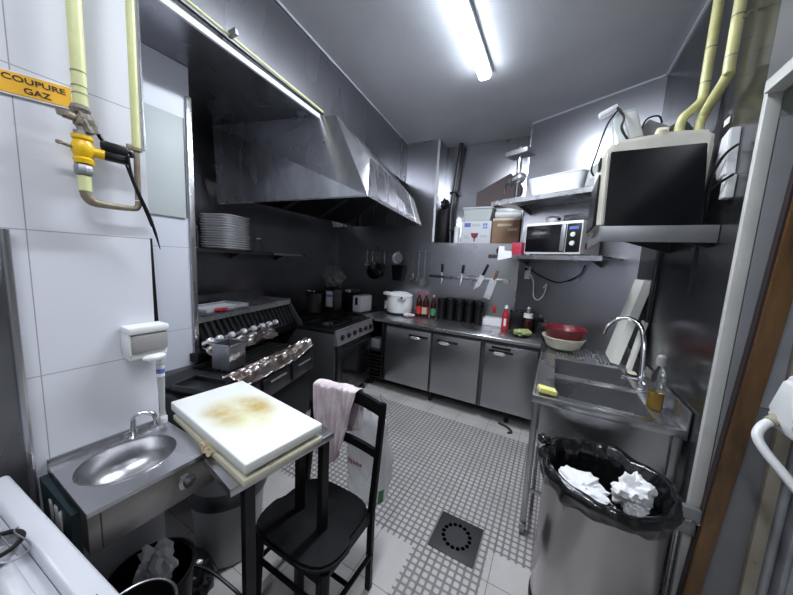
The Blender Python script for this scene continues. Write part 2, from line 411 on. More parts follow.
struct(MB().box(-.405, -.393, 3.692, 3.702, .9, CZ - .002).build('trim_9', M['steel']))
struct(MB().box(.612, .6205, 2.06, 2.068, 1.5, CZ - .02).build('trim_10', M['steel_dark']))
# doorway at the right
fr = struct(MB().box(.621, .662, 1.672, 1.699, 0, 2.334, b=.002).box(.610, .66, -1.2, 1.671, 2.29, 2.334).build('trim_11', M['jamb_white']))
struct(MB().box(.663, .80, 1.686, 1.699, 0, 2.334).build('trim_12', M['jamb']))

# ------------------------------------------------------------------ lights in the room
def batten(loc, label, name='ceiling_light', length=1.5, ang=0.):
    t = thing(name, label, 'ceiling light', loc, ang)
    MB().box(-.055, .055, -length / 2, length / 2, -.035, 0, b=.004).build('housing', M['white_panel'], t, local=True)
    MB().box(-.045, .045, -length / 2 + .01, length / 2 - .01, -.075, -.036, b=.018, seg=4).build('diffuser', M['tube'], t, local=True)
    return t
batten((-.68, 1.86, CZ - .002), 'lit white fluorescent tube light fixed to the grey ceiling')
for nm, lx, ly, en in (('tube_lamp', -.68, 1.86, 34), ('rear_tube_lamp', -.25, -.45, 22)):
    L = bpy.data.lights.new(nm, 'AREA'); L.shape = 'RECTANGLE'; L.size = .10; L.size_y = 1.45; L.energy = en; L.color = (.90, .94, 1.)
    o = bpy.data.objects.new(nm, L); COL.objects.link(o); o.location = (lx, ly, CZ - .09)
w = bpy.data.worlds.new('room_air'); SC.world = w; w.use_nodes = True
w.node_tree.nodes['Background'].inputs[0].default_value = (.5, .52, .56, 1); w.node_tree.nodes['Background'].inputs[1].default_value = .15
def X90(loc):   # maps text (x right, y up, z out) to a face looking along +X at loc
    return Matrix.Translation(loc) @ Matrix(((0, 0, 1, 0), (1, 0, 0, 0), (0, 1, 0, 0), (0, 0, 0, 1)))
def Yneg(loc, rz=0.):  # face looking along -Y
    return Matrix.Translation(loc) @ Matrix.Rotation(rz, 4, 'Z') @ Matrix.Rotation(PI / 2, 4, 'X')

# ================================================================== left wall: gas pipes, sign
DZ = -.012
t = thing('gas_sign', 'orange sign reading COUPURE GAZ with white edge on the white wall', 'sign', (-1.339, .27, 2.0))
MB().prism([(.196, 1.990), (.343, 2.006), (.343, 2.070), (.196, 2.051)], -1.339, -1.334, 'x').build('backing', M['white'], t)
MB().prism([(.199, 1.995), (.340, 2.0105), (.340, 2.066), (.199, 2.047)], -1.3338, -1.3325, 'x').build('face', M['sign'], t)
rx = Matrix.Rotation(R(5.5), 4, 'X')
text_mb('COUPURE', .020, .0006, Matrix.Translation((-1.3318, .271, 2.0415)) @ rx @ X90((0, 0, 0)), .116).build('lettering', M['ink'], t)
text_mb('GAZ', .021, .0006, Matrix.Translation((-1.3318, .274, 2.0165)) @ rx @ X90((0, 0, 0)), .05).build('lettering', M['ink'], t)

t = thing('gas_valve_pipe', 'thick yellow gas pipe with taped joint and yellow shut-off valve', 'gas pipe', (-1.28, .345, 1.72))
px, py = -1.285, .347
MB().tube([(px, py + .008, CZ - .002), (px, py, 2.005)], .0165, 16).build('pipe', M['yellow_pipe'], t)
for z in (2.04, 2.06, 2.10): MB().lathe([(.0175, 0), (.0175, .003)], 16, (px, py, z)).build('joint_ring', M['rust'], t)
MB().lathe([(0, 0), (.019, 0), (.024, .01), (.019, .022), (0, .022)], 10, (px, py - .002, 1.988)).crumple((px + .008, py + .006, 1.962), .024, .026, .032, 3, .35).build('taped_joint', M['tape'], t)
MB().tube([(px + .01, py - .015, 1.968), (px + .02, py - .04, 1.968)], [.010, .012], 10).lathe([(0, 0), (.012, 0), (.014, .012), (0, .012)], 10, (px + .02, py - .043, 1.962)).build('tap_stub', M['rust'], t)
MB().lathe([(0, 0), (.021, 0), (.021, .012), (.017, .014), (0, .014)], 8, (px, py, 1.925)).build('nut', M['hinge_grey'], t)
v = MB().lathe([(0, 0), (.022, 0), (.024, .012), (.019, .018), (.026, .032), (.026, .052), (.019, .066), (.024, .07), (.024, .08), (0, .08)], 20, (px, py - .002, 1.845)); v.cyl((px, py, 1.885), (px + .012, py + .042, 1.883), .014, 14); v.build('valve_body', M['yellow'], t)
MB().cyl((px + .004, py - .018, 1.885), (px + .006, py - .05, 1.89), .005, 8).lathe([(0, 0), (.007, .002), (.007, .01), (0, .012)], 8, (px + .006, py - .052, 1.884)).build('lever', M['rust'], t)
MB().lathe([(0, 0), (.019, 0), (.021, .006), (.021, .024), (.017, .030), (0, .03)], 8, (px, py - .004, 1.812)).build('nut', M['hinge_grey'], t)
MB().box(px - .012, px + .012, py + .042, py + .105, 1.872, 1.898, b=.005).box(px - .008, px + .010, py + .036, py + .104, 1.898, 1.93, b=.008, mtx=None).tube([(px, py + .035, 1.945), (px, py + .05, 1.925), (px, py + .105, 1.917), (px, py + .115, 1.90)], .007, 8, smooth=4).build('solenoid', M['black'], t)
MB().tube([(px, py - .004, 1.812), (px, py - .004, 1.765), (px, py + .004, 1.742), (px, py + .025, 1.733), (px, py + .105, 1.733), (px, py + .122, 1.742), (px, py + .124, 1.76)], [.014, .014, .014, .012, .009, .009, .009], 12, smooth=5).build('lower_bend', M['rust'], t)
MB().lathe([(.015, 0), (.015, .045)], 14, (px, py - .004, 1.765)).build('painted_sleeve', M['yellow_pipe'], t)

t = thing('gas_riser_pipe', 'thinner yellow gas pipe nearer the edge of the white wall', 'gas pipe', (px, .476, 1.77))
MB().tube([(px, .486, CZ - .002), (px, .474, 1.935)], .0115, 14).build('pipe', M['yellow_pipe'], t)
MB().lathe([(0, 0), (.014, 0), (.014, .01), (0, .01)], 12, (px, .474, 1.925)).box(px - .006, px + .006, .448, .470, 1.924, 1.942, b=.003).build('collar', M['rust'], t)
MB().tube([(px, .474, 1.926), (px, .471, 1.765)], .0085, 12).build('bare_end', M['rust'], t)
tag(MB().tube([(px + .016, .445, 1.90), (px + .016, .452, 1.84), (px + .018, .470, 1.78), (px + .01, .495, 1.72), (px, .515, 1.66), (px, .528, 1.60)], [.004, .004, .004, .0045, .005, .001], 8, smooth=6).tube([(px + .012, .44, 1.87), (px + .014, .46, 1.80), (px + .004, .49, 1.725), (px, .506, 1.68)], .0035, 8, smooth=6).build('cable', M['black']), 'dark cable hanging from the gas valve over the wall edge', 'cable')
tag(MB().prism([(.778, 1.10), (.812, 1.10), (.800, 1.66), (.790, 1.66)], -2.0605, -2.035, 'x').build('gap_shade', M['black']), 'narrow black strip painted as the shaded gap between pillar and white wall', 'shade strip')  # black strip painted in for the dark slit between wall and pillar
tag(MB().tube([(-1.6, .527, 1.70), (-1.6, .527, 1.60), (-1.6, .527, 1.30), (-1.6, .527, .001)], .0065, 8).build('conduit', M['black']), 'thin black conduit on the end face of the white wall', 'cable')

# pale cover board on the pillar
t = thing('cover_board', 'pale grey-green cover board screwed to the white pillar', 'panel', (-2.0595, .86, 1.8))
MB().box(-2.06, -2.045, .74, .988, 1.80, 2.385, b=.003).build('board', M['pale_panel'], t)
MB().box(-2.047, -2.042, .986, .991, 1.80, 2.385).build('edge_strip', M['steel_dark'], t)
# yellow thin pipe on the soffit
t = thing('soffit_pipe', 'thin yellow pipe running along the steel soffit above the white strip', 'gas pipe', (-1.68, 1.2, 2.75))
MB().tube([(-1.605, .60, 2.755), (-1.735, 1.83, 2.735)], .008, 10).build('pipe', M['yellow_pipe'], t)
MB().box(-1.66, -1.595, 1.03, 1.05, 2.738, 2.772, b=.003).build('clip', M['hinge_grey'], t)
MB().tube([(-1.61, .60, 2.728), (-1.735, 1.83, 2.716)], .006, 8).build('wire', M['black'], t)

# grey steel panel at far left
t = thing('steel_screen', 'grey steel sheet with rounded edge at the far left of the wall', 'panel', (-1.33, -.2, 0))
MB().box(-1.339, -1.326, -1.2, .186, 0, 1.634, b=.002).build('sheet', M['steel_wall'], t)
MB().tube([(-1.322, .190, 0.001), (-1.322, .190, 1.634)], .0085, 10).build('edge_tube', M['steel'], t)

# soap dispenser
t = thing('soap_dispenser', 'white wall soap dispenser with smoky window above the hand basin', 'soap dispenser', (-1.30, .475, 1.2))
MB().box(-1.338, -1.262, .414, .537, 1.298, 1.325, b=.008).box(-1.338, -1.275, .418, .533, 1.205, 1.232, b=.006).box(-1.338, -1.31, .42, .531, 1.225, 1.305).box(-1.338, -1.27, .416, .424, 1.222, 1.30, b=.002).build('body', M['white'], t)
MB().box(-1.337, -1.264, .421, .534, 1.229, 1.298, b=.012).build('window', M['smoke'], t)
MB().lathe([(0, 0), (.6, 0), (1, .35), (1, .65), (.6, 1), (0, 1)], 20, mtx=Matrix.Translation((-1.272, .488, 1.192)) @ Matrix.Diagonal((.02, .036, .024, 1))).build('push_lever', M['white'], t)
# toothpaste-like tube / bottle hanging below
t = thing('dispenser_tube', 'slim clear bottle with blue label standing at the back of the basin', 'bottle', (-1.298, .515, .925))
MB().lathe([(0, 0), (.012, .002), (.012, .03), (.0085, .05), (.0105, .12), (.0125, .16), (.0125, .26), (.008, .275), (0, .276)], 14, (-1.298, .515, .925)).build('body', M['bag'], t)
MB().lathe([(.0132, 0), (.0132, .045)], 14, (-1.298, .515, 1.115)).build('label_band', M['white'], t)
MB().lathe([(.0135, 0), (.0135, .018)], 14, (-1.298, .515, 1.128)).build('blue_print', M['blue'], t)
MB().lathe([(0, 0), (.015, 0), (.015, .022), (0, .022)], 12, (-1.298, .515, .925)).build('cap', M['white'], t)

# ================================================================== hand basin
t = thing('hand_basin', 'small stainless hand basin fixed to the white wall', 'hand basin', (-1.17, .36, .78))
X0, X1, Y0, Y1, ZT = -1.338, -1.0, .222, .540, .908
def basin_top(u, v):
    # v 0 = outer rectangle, 1 = centre; u around
    a = 2 * PI * u; cx, cy = -1.180, .370; ex, ey = .118, .128
    ca, sa = math.cos(a), math.sin(a)
    hx = (X1 - cx) if ca > 0 else (cx - X0); hy = (Y1 - cy) if sa > 0 else (cy - Y0)
    k = min(hx / max(abs(ca), 1e-6), hy / max(abs(sa), 1e-6)); ox, oy = cx + ca * k, cy + sa * k
    ix, iy = cx + ca * ex, cy + sa * ey
    if v <= .12: return Vector((ox, oy, ZT - .012 * (1 - v / .12)))
    if v <= .30:
        q = (v - .12) / .18; return Vector((ox + (ix - ox) * q, oy + (iy - oy) * q, ZT))
    if v <= .38: q = (v - .3) / .08; return Vector((cx + ca * ex * (1 - .02 * q), cy + sa * ey * (1 - .02 * q), ZT + .003 * math.sin(PI * q)))
    q = (v - .38) / .62; r = (1 - q) ** .8 if q < 1 else 0; r = math.sqrt(max(0, 1 - q ** 2.2))
    return Vector((cx + ca * ex * .98 * r, cy + sa * ey * .98 * r, ZT - .115 * q ** .75))
b2 = MB().grid(basin_top, 64, 50, wrap=True); b2.build('basin_top', M['steel'], t, angle=50)
MB().box(X1 - .004, X1, Y0, Y1, .785, ZT - .012, b=.001).box(X1 - .05, X1 - .004, Y0, Y0 + .003, .79, ZT - .012).build('front_apron', M['apron'], t)
MB().box(X1 - .001, X1 + .001, Y0 + .024, Y0 + .027, .787, ZT - .014).build('apron_seam', M['ink'], t)
MB().box(X0, X1 - .005, Y1 - .004, Y1, .785, ZT - .012).build('side_panel', M['apron'], t)
MB().prism([(X0, .79), (X0, ZT - .013), (X1 - .052, ZT - .013), (X0 + .06, .83)], Y0, Y0 + .003, 'y').build('side_bracket', M['steel_dark'], t)
MB().box(X0, X0 + .008, Y0, Y1, ZT - .01, ZT + .022, b=.002).build('upstand', M['steel'], t)
MB().lathe([(0, 0), (.026, 0), (.026, .004), (.021, .007), (0, .007)], 20, mtx=Matrix.Translation((X1 + .001, .452, .845)) @ Matrix.Rotation(PI / 2, 4, 'Y')).build('push_plate', M['steel'], t)
MB().lathe([(0, 0), (.014, 0), (.014, .012), (.010, .016), (0, .017)], 16, mtx=Matrix.Translation((X1 + .008, .452, .845)) @ Matrix.Rotation(PI / 2, 4, 'Y')).build('push_button', M['greyside'], t)
MB().lathe([(.0, 0), (.02, .001), (.018, .003), (0, .002)], 16, (-1.185, .365, ZT - .113)).build('plug_ring', M['chrome'], t)
t = thing('basin_tap', 'chrome swan-neck tap on the back of the hand basin', 'tap', (-1.302, .415, .906))
MB().lathe([(0, 0), (.017, 0), (.017, .006), (.012, .012), (.012, .03), (0, .03)], 16, (-1.302, .425, .906)).build('base', M['chrome'], t)
MB().tube([(-1.302, .425, .93), (-1.302, .425, .972), (-1.300, .432, .988), (-1.292, .45, .995), (-1.275, .475, .985), (-1.268, .482, .96)], .0085, 12, smooth=6).build('spout', M['chrome'], t)
MB().lathe([(0, 0), (.013, 0), (.013, .018), (0, .018)], 14, (-1.268, .482, .945)).build('nozzle', M['chrome'], t)
tag(MB().slab([(-1.3395, .225, .88), (-1.10, .235, .86), (-1.13, .235, .58), (-1.3395, .23, .55)], .02).build('crate', M['teal']), 'dark teal plastic crate tucked under the left side of the hand basin', 'crate')
tag(MB().grid(lambda u, v: Vector((-1.27 + .1 * u + .012 * math.sin(9 * v), .215 - .008 * math.sin(14 * u + 3 * v), .84 - .25 * v)), 12, 16).build('cloth', M['bucket'], solid=.004), 'pale grey cloth hanging at the left side of the hand basin', 'cloth')

# ================================================================== below the basin
t = thing('waste_basket', 'dark waste basket with white paper under the hand basin', 'waste basket', (-1.20, .42, 0))
MB().lathe([(0, 0), (.10, 0), (.125, .40), (.13, .405), (.122, .405), (.098, .02), (0, .02)], 28, (-1.20, .42, 0)).build('body', M['black'], t)
MB().lathe([(.128, .395), (.136, .40), (.136, .412), (.128, .412)], 28, (-1.20, .42, 0)).build('rim', M['black'], t)
tag(MB().crumple((-1.175, .43, .44), .06, .05, .085, 11, .5).build('crumpled_paper', M['paper'], angle=20), 'crumpled white paper sticking out of the dark basket under the basin', 'paper')
t = thing('plastic_bucket', 'grey-white plastic bucket with dark lid between basin and table', 'bucket', (-1.44, .84, 0))
bx, by = -1.43, .85
MB().lathe([(0, 0), (.14, 0), (.15, .02), (.175, .36), (.18, .36), (.18, .38), (0, .38)], 36, (bx, by, 0)).build('body', M['bucket'], t)
MB().lathe([(.187, .36), (.192, .38), (.190, .42), (.178, .44), (0, .455)], 36, (bx, by, 0)).build('lid', M['greyside'], t)
tag(MB().crumple((-1.34, .60, .11), .12, .10, .11, 5, .35).build('rubbish_bag', M['liner'], angle=180), 'crumpled dark plastic bag on the floor in front of the white bucket', 'bag')
tag(MB().crumple((-1.10, .60, .05), .06, .07, .05, 15, .35).build('rubbish_bag', M['grey_plastic'], angle=180), 'small grey plastic wrapper lying on the floor by the table leg', 'bag')
tag(MB().tube([(-1.34, .56, .22), (-1.22, .62, .20), (-1.05, .66, .14), (-.98, .70, .03)], .007, 8, smooth=6).build('hose', M['steel_dark']), 'grey flexible hose drooping below the hand basin', 'hose')
t = thing('round_pan', 'round metal pan with bright rim at the bottom left edge', 'pan', (-.93, .30, .40))
MB().lathe([(0, 0), (.07, 0), (.09, .15), (.087, .15), (.068, .01), (0, .01)], 40, (-.878, .262, .49)).build('bowl', M['steel_dark'], t)
MB().tube([(-.878 + .09 * math.cos(a * PI / 20), .262 + .09 * math.sin(a * PI / 20), .643) for a in range(40)], .004, 8, closed=True).build('rim', M['steel'], t)
t = thing('crate_stand', 'dark low crate carrying the round metal pan', 'crate', (-.9, .225, 0))
MB().box(-.97, -.79, .185, .335, 0, .488, b=.005).build('body', M['black'], t)
MB().box(-.955, -.80, .3355, .338, .05, .45).build('front_board', M['greyside'], t)

# ================================================================== foreground lidded appliance
rzC = R(3.2)
t = thing('chest_appliance', 'white lacquered top of an appliance in the bottom left foreground', 'appliance', (-1.300, .147, 0), rzC)
MB().box(0, .66, -.66, -.006, 0, .915, b=.006).build('body', M['greyside'], t, local=True)
MB().box(0, .665, -.046, 0, .915, .95, b=.010, seg=3).box(.0, .665, -.66, -.128, .915, .943, b=.006).box(.585, .665, -.128, -.046, .915, .95, b=.008).build('rim', M['appliance'], t, local=True)
MB().box(0, .60, -.128, -.046, .915, .924, b=.002).build('sliding_track', M['appliance'], t, local=True)
MB().tube([(0, -.088, .936), (.55, -.088, .936)], .018, 14).build('lid_tube', M['appliance'], t, local=True)
MB().box(.605, .640, -.030, -.022, .949, .951, b=.0005).build('slot', M['ink'], t, local=True)
t = thing('mesh_strainer', 'black-rimmed metal strainer with wire handle lying on the white appliance', 'strainer', (-.90, .0, .95))
cx, cy = -.938, .078
MB().tube([(cx + .036 * math.cos(k * PI / 16), cy + .036 * math.sin(k * PI / 16), .985) for k in range(32)], .0045, 8, closed=True).build('rim', M['black'], t)
MB().lathe([(.035, .033), (.029, .012), (.013, .002), (0, 0)], 28, (cx, cy, .950)).build('bowl', M['steel'], t)
MB().tube([(cx - .03, cy + .035, .985), (cx - .01, .105, .99), (cx + .06, .115, .99), (cx + .075, .09, .988), (cx + .03, .055, .987)], .0016, 6, smooth=6).tube([(cx - .05, cy + .02, .985), (cx - .03, .09, .985), (cx + .055, .098, .98)], .0014, 6, smooth=6).build('handle', M['steel'], t)

# ================================================================== prep table with boards
rzT = R(-9)
t = thing('prep_table', 'narrow steel-topped table on black legs beside the hand basin', 'table', (-.784, .468, 0), rzT)
MB().box(-.205, 0, 0, .40, .872, .900, b=.003).build('table_top', M['steel'], t, local=True)
for x, y in ((-.018, .06), (-.03, .37), (-.19, .37)):
    MB().box(x - .016, x + .016, y - .016, y + .016, 0, .871).build('leg', M['black'], t, local=True)
MB().box(-.175, -.045, .36, .38, .2, .225).build('rail', M['black'], t, local=True)
t = thing('lower_cutting_board', 'cream cutting board lying under the stained white board', 'cutting board', (-1.028, .6735, .9015), R(-7))
MB().box(-.285, .296, -.148, .150, 0, .024, b=.005).build('board', M['cream'], t, local=True)
tag(MB().box(-1.0, -.79, .52, .70, .926, .937, b=.003).crumple((-.765, .60, .931), .02, .05, .006, 4, .4).build('folded_paper', M['bread']), 'yellowish folded paper pressed between the two cutting boards', 'paper')
t = thing('stained_cutting_board', 'thick white cutting board with yellow-brown knife stains on top', 'cutting board', (-1.033, .6765, .9385), R(-6.5))
MB().box(-.300, .298, -.148, .148, 0, .0365, b=.006, seg=3).build('board', M['stained_board'], t, local=True)
tag(MB().crumple((-1.01, .533, .928), .035, .025, .018, 8, .5).crumple((-.985, .520, .923), .03, .022, .013, 19, .4).build('bread_wrapper', M['bread']), 'crumpled yellowish wrapper squeezed between basin and cutting boards', 'wrapper')

# ================================================================== chair with towel and bag
t = thing('wooden_chair', 'black painted wooden chair pulled up to the prep table', 'chair', (-.83, .88, 0))
def seat(u, v):
    return None
pts = []
for k in range(40):
    a = 2 * PI * k / 40; ca, sa = math.cos(a), math.sin(a)
    n_ = 3.6; r = (abs(ca) ** n_ + abs(sa) ** n_) ** (-1 / n_)
    wx = .225 if sa < 0 else .205
    pts.append((-.83 + wx * ca * r, .875 + .195 * sa * r))
MB().prism(pts, .432, .462, bev=.010).build('seat', M['black_wood'], t)
MB().box(-1.0, -.66, .72, .735, .375, .43).box(-1.0, -.66, 1.03, 1.05, .375, .43).box(-1.015, -.995, .73, 1.04, .375, .43).box(-.665, -.645, .73, 1.04, .375, .43).build('apron', M['black_wood'], t)
for sx in (-1, 1):
    MB().tube([(-.83 + sx * .185, .735, .43), (-.83 + sx * .195, .72, .0)], [.021, .014], 12).build('leg', M['black_wood'], t)
    xs = -.855 + sx * (.215 if sx < 0 else .205)
    MB().prism([(1.045, 0), (1.075, 0), (1.075, .42), (1.135, .90), (1.135, .935), (1.112, .935), (1.045, .45)], xs - .014, xs + .014, 'x', bev=.004).build('back_post', M['black_wood'], t)
    MB().cyl((xs, .73, .20), (xs + sx * .01, 1.055, .20), .011, 10).build('stretcher', M['black_wood'], t)
MB().cyl((-1.02, .89, .20), (-.64, .89, .20), .010, 10).cyl((-1.02, .728, .27), (-.64, .728, .27), .011, 10).build('cross_stretcher', M['black_wood'], t)
def curve_rail(z0, z1, yb, bow, drop=0):
    mb = MB(); n = 12
    for k in range(n):
        u0, u1 = k / n, (k + 1) / n
        f = lambda u: (-1.06 + .40 * u, yb + bow * math.sin(PI * u))
        (xa, ya), (xb, y_b) = f(u0), f(u1); s0, s1 = drop * math.sin(PI * u0), drop * math.sin(PI * u1)
        mb.poly([(xa, ya, z0 + s0), (xb, y_b, z0 + s1), (xb, y_b, z1 + s1), (xa, ya, z1 + s0), (xa, ya + .02, z0 + s0), (xb, y_b + .02, z0 + s1), (xb, y_b + .02, z1 + s1), (xa, ya + .02, z1 + s0)],
                [(0, 1, 2, 3), (5, 4, 7, 6), (3, 2, 6, 7), (1, 0, 4, 5), (0, 3, 7, 4), (2, 1, 5, 6)])
    return mb
curve_rail(.862, .925, 1.118, .028, .012).build('top_rail', M['black_wood'], t)
curve_rail(.665, .705, 1.090, .026, 0).build('lower_rail', M['black_wood'], t)
def towel(u, v):
    x = -1.06 + .25 * u; zt = .945
    rail_y = 1.128 + .028 * math.sin(PI * (x + 1.035) / .41)
    s = (v - .32) * 1.0
    wav = .012 * math.sin(u * 17 + v * 4) + .006 * math.sin(u * 31 - v * 7)
    if v < .28: z = zt - (.28 - v) / .28 * (.22 + .05 * math.sin(u * 3)); y = rail_y + .022 + abs(wav)
    elif v < .36: q = (v - .28) / .08; y = rail_y + .022 - .050 * q; z = zt + .006 * math.sin(PI * q) + .004 * math.sin(u * 12)
    else:
        q = (v - .36) / .64; L = .30 + .08 * math.sin(PI * min(1, u * 1.1)) + .06 * (1 - u)
        z = zt - q * L * (1 if u < .75 else 1 - .35 * (u - .75) / .25); y = rail_y - .032 - abs(wav) * (1 + q) - .012 * q
        x = -1.06 + .25 * u * (1 - .33 * q) + .05 * q
    return Vector((x, y, z))
tag(MB().grid(towel, 44, 44).build('tea_towel', M['towel'], solid=.005, sub=1, angle=180), 'white and pink tea towel draped over the black chair back', 'towel')
def bag(u, v):
    a = 2 * PI * u; prof = [(.0, .03), (.06, .085), (.3, .12), (.6, .135), (.85, .12), (1., .05)]
    for (v0, r0), (v1, r1) in zip(prof, prof[1:]):
        if v <= v1: q = (v - v0) / (v1 - v0); r = r0 + (r1 - r0) * q; break
    k = 1 + .16 * noise.noise(Vector((math.cos(a) * 2, math.sin(a) * 2, v * 6)))
    return Vector((-.80 + 1.05 * r * k * math.cos(a), 1.250 + .60 * r * k * math.sin(a), .80 - .56 * v))
t = thing('carrier_bag', 'clear plastic carrier bag hanging behind the black chair', 'bag', (-.80, 1.262, .18))
MB().grid(bag, 40, 26, wrap=True).build('sack', M['bag'], t, angle=180)
for sx in (-.09, .09):
    MB().tube([(-.80 + sx - .03, 1.262, .79), (-.80 + sx - .02, 1.245, .86), (-.80 + sx, 1.20, .93), (-.80 + sx + .02, 1.24, .86), (-.80 + sx + .03, 1.262, .79)], .004, 6, smooth=5).build('handle', M['bag'], t)
def bagprint(a0_, a1_, z0, z1):
    def f(u, v):
        a = a0_ + (a1_ - a0_) * u; vv = (.80 - (z0 + (z1 - z0) * v)) / .56; p = bag((a / (2 * PI)) % 1, vv); c = Vector((-.80, 1.25, p.z)); d = (p - c).normalized(); return p + d * .004
    return f
for k in range(5): MB().grid(bagprint(R(232 + k * 9), R(238 + k * 9), .50 + .004 * k, .535), 3, 3).build('pink_print', M['pink'], t)
MB().grid(bagprint(R(318), R(340), .30, .40), 5, 4).build('green_print', M['greenlabel'], t)

# ================================================================== griddle bench (frame rotated 15 deg)
rzG = R(15)
G0 = (-1.42, .78, 0)
t = thing('griddle_bench', 'steel cooking bench with foil-covered front tray in the alcove', 'cooking bench', G0, rzG)
MB().box(-.62, .0, -.02, .96, .70, .85, b=.004).build('bench_top', M['steel_dark'], t, local=True)
MB().box(-.60, -.02, .0, .94, .34, .699, b=.004).build('body', M['black_iron'], t, local=True)
for y0 in (.03, .34, .65):
    d = MB().box(-.002, .014, y0, y0 + .27, .715, .835, b=.004).build('drawer', M['steel_dark'], t, local=True)
    MB().box(.016, .026, y0 + .06, y0 + .22, .80, .812, b=.003).build('handle', M['hinge_grey'], d, local=True)
for x, y in ((-.06, .04), (-.06, .90), (-.56, .04), (-.56, .90)):
    MB().box(x - .02, x + .02, y - .02, y + .02, 0, .339).build('leg', M['steel_dark'], t, local=True)
MB().box(-.47, -.02, .02, .94, .851, .875, b=.004).build('hotplate', M['black_iron'], t, local=True)
for k in range(9): MB().box(-.44 + k * .04, -.425 + k * .04, .27, .92, .876, .888).build('bar', M['black_iron'], t, local=True)
def foil1(u, v):
    y = .16 + .76 * u; n_ = noise.noise(Vector((u * 14, v * 5, 2)))
    x = -.11 + .13 * v; z = .905 + .022 * n_ + (.0 if v > .5 else .01) - (.04 if v > .85 else 0) + (.045 * max(0, u - .72) / .28 if v > .3 else 0)
    return Vector((x + .02 * n_, y, z))
MB().grid(foil1, 60, 12).build('foil_sheet', M['foil'], t, local=True, solid=.002, angle=15)
def foil2(u, v):
    y = .34 + .66 * u; n_ = noise.noise(Vector((u * 11, v * 6, 9)))
    return Vector((-.44 + .09 * v + .015 * n_, y, .995 - .07 * v + .03 * n_))
MB().grid(foil2, 46, 10).build('foil_sheet', M['foil'], t, local=True, solid=.002, angle=15)
t = thing('griddle_backguard', 'dark slatted grill guard with chrome lever knobs under the steel shelf', 'grill', G0, rzG)
for k in range(19):
    y = .49 + k * .054
    MB().slab([(-.505, y, .955), (-.505, y + .022, .955), (-.60, y + .022, 1.125), (-.60, y, 1.125)], .012).build('slat', M['black_iron'], t, local=True)
MB().slab([(-.53, .47, .93), (-.53, 1.50, .93), (-.64, 1.50, 1.13), (-.64, .47, 1.13)], .02).box(-.60, -.50, .36, 1.50, .876, .93).build('back_plate', M['black'], t, local=True)
MB().slab([(-.40, 1.5, .86), (-.60, 1.5, 1.15), (-.66, 1.5, 1.15), (-.60, 1.5, .86)], .012).build('side_strut', M['greyside'], t, local=True)
kn = None
for k, y in enumerate((.40, .475, .58, .695, .80, .90, .985, 1.07)):
    MB().lathe([(0, 0), (.018, 0), (.018, .014), (.014, .034), (.024, .050), (.021, .072), (0, .078)], 14, mtx=Matrix.Translation((-.49, y, .992)) @ Matrix.Rotation(R(62), 4, 'Y')).build('knob', M['knob_chrome'], t, local=True)
t = thing('splash_shelf', 'plain steel shelf above the grill guard in the alcove', 'shelf', G0, rzG)
MB().prism([(-.585, .42), (-.90, .51), (-.90, 1.51), (-.585, 1.51)], 1.150, 1.165).box(-.592, -.585, .42, 1.51, 1.112, 1.165).build('shelf_board', M['steel'], t, local=True)
MB().box(-.93, -.90, .54, 1.51, .0, 1.25).build('back_sheet', M['steel_dark'], t, local=True)
def Gw(x, y, z): c, s_ = math.cos(rzG), math.sin(rzG); return Vector((G0[0] + x * c - y * s_, G0[1] + x * s_ + y * c, z))
t = thing('baking_tray', 'thin pale tray lying on the steel alcove shelf', 'tray', Gw(-.74, .75, 1.166), rzG)
MB().box(-.11, .11, -.20, .20, 0, .004).box(-.12, -.105, -.21, .21, 0, .022, b=.003).box(.105, .12, -.21, .21, 0, .022, b=.003).box(-.12, .12, -.21, -.195, 0, .022, b=.003).box(-.12, .12, .195, .21, 0, .022, b=.003).build('tray', M['scuffed'], t, local=True)
MB().box(-.09, .09, -.17, .17, .0045, .008).build('liner_sheet', M['plate'], t, local=True)
tag(MB().crumple(tuple(Gw(-.605, .66, 1.178)), .030, .055, .011, 6, .4).build('red_packet', M['red'], angle=30), 'small crumpled red packet at the shelf edge below the pale tray', 'packet')
# tall steel container on the hotplate
t = thing('steel_container', 'tall square stainless container standing on the hotplate', 'container', Gw(-.250, .355, .8885), rzG)
MB().box(-.065, .065, -.065, .065, 0, .004).box(-.065, -.061, -.065, .065, 0, .155).box(.061, .065, -.065, .065, 0, .155, b=.001).box(-.065, .065, -.065, -.061, 0, .155).box(-.065, .065, .061, .065, 0, .155).build('body', M['steel'], t, local=True)
MB().box(-.075, -.064, -.075, .075, .154, .162, b=.003).box(.064, .075, -.075, .075, .154, .162, b=.003).box(-.075, .075, -.075, -.064, .154, .162, b=.003).box(-.075, .075, .064, .075, .154, .162, b=.003).build('rim', M['chrome'], t, local=True)
t = thing('oven_tray', 'shallow dark tray on the bench behind the cutting board', 'tray', Gw(-.16, .08, .876), rzG)
MB().box(-.12, .12, -.07, .07, 0, .004).box(-.125, -.115, -.075, .075, 0, .03, b=.002).box(.115, .125, -.075, .075, 0, .03, b=.002).box(-.125, .125, -.075, -.066, 0, .03, b=.002).box(-.125, .125, .066, .075, 0, .03, b=.002).build('tray', M['steel_dark'], t, local=True)

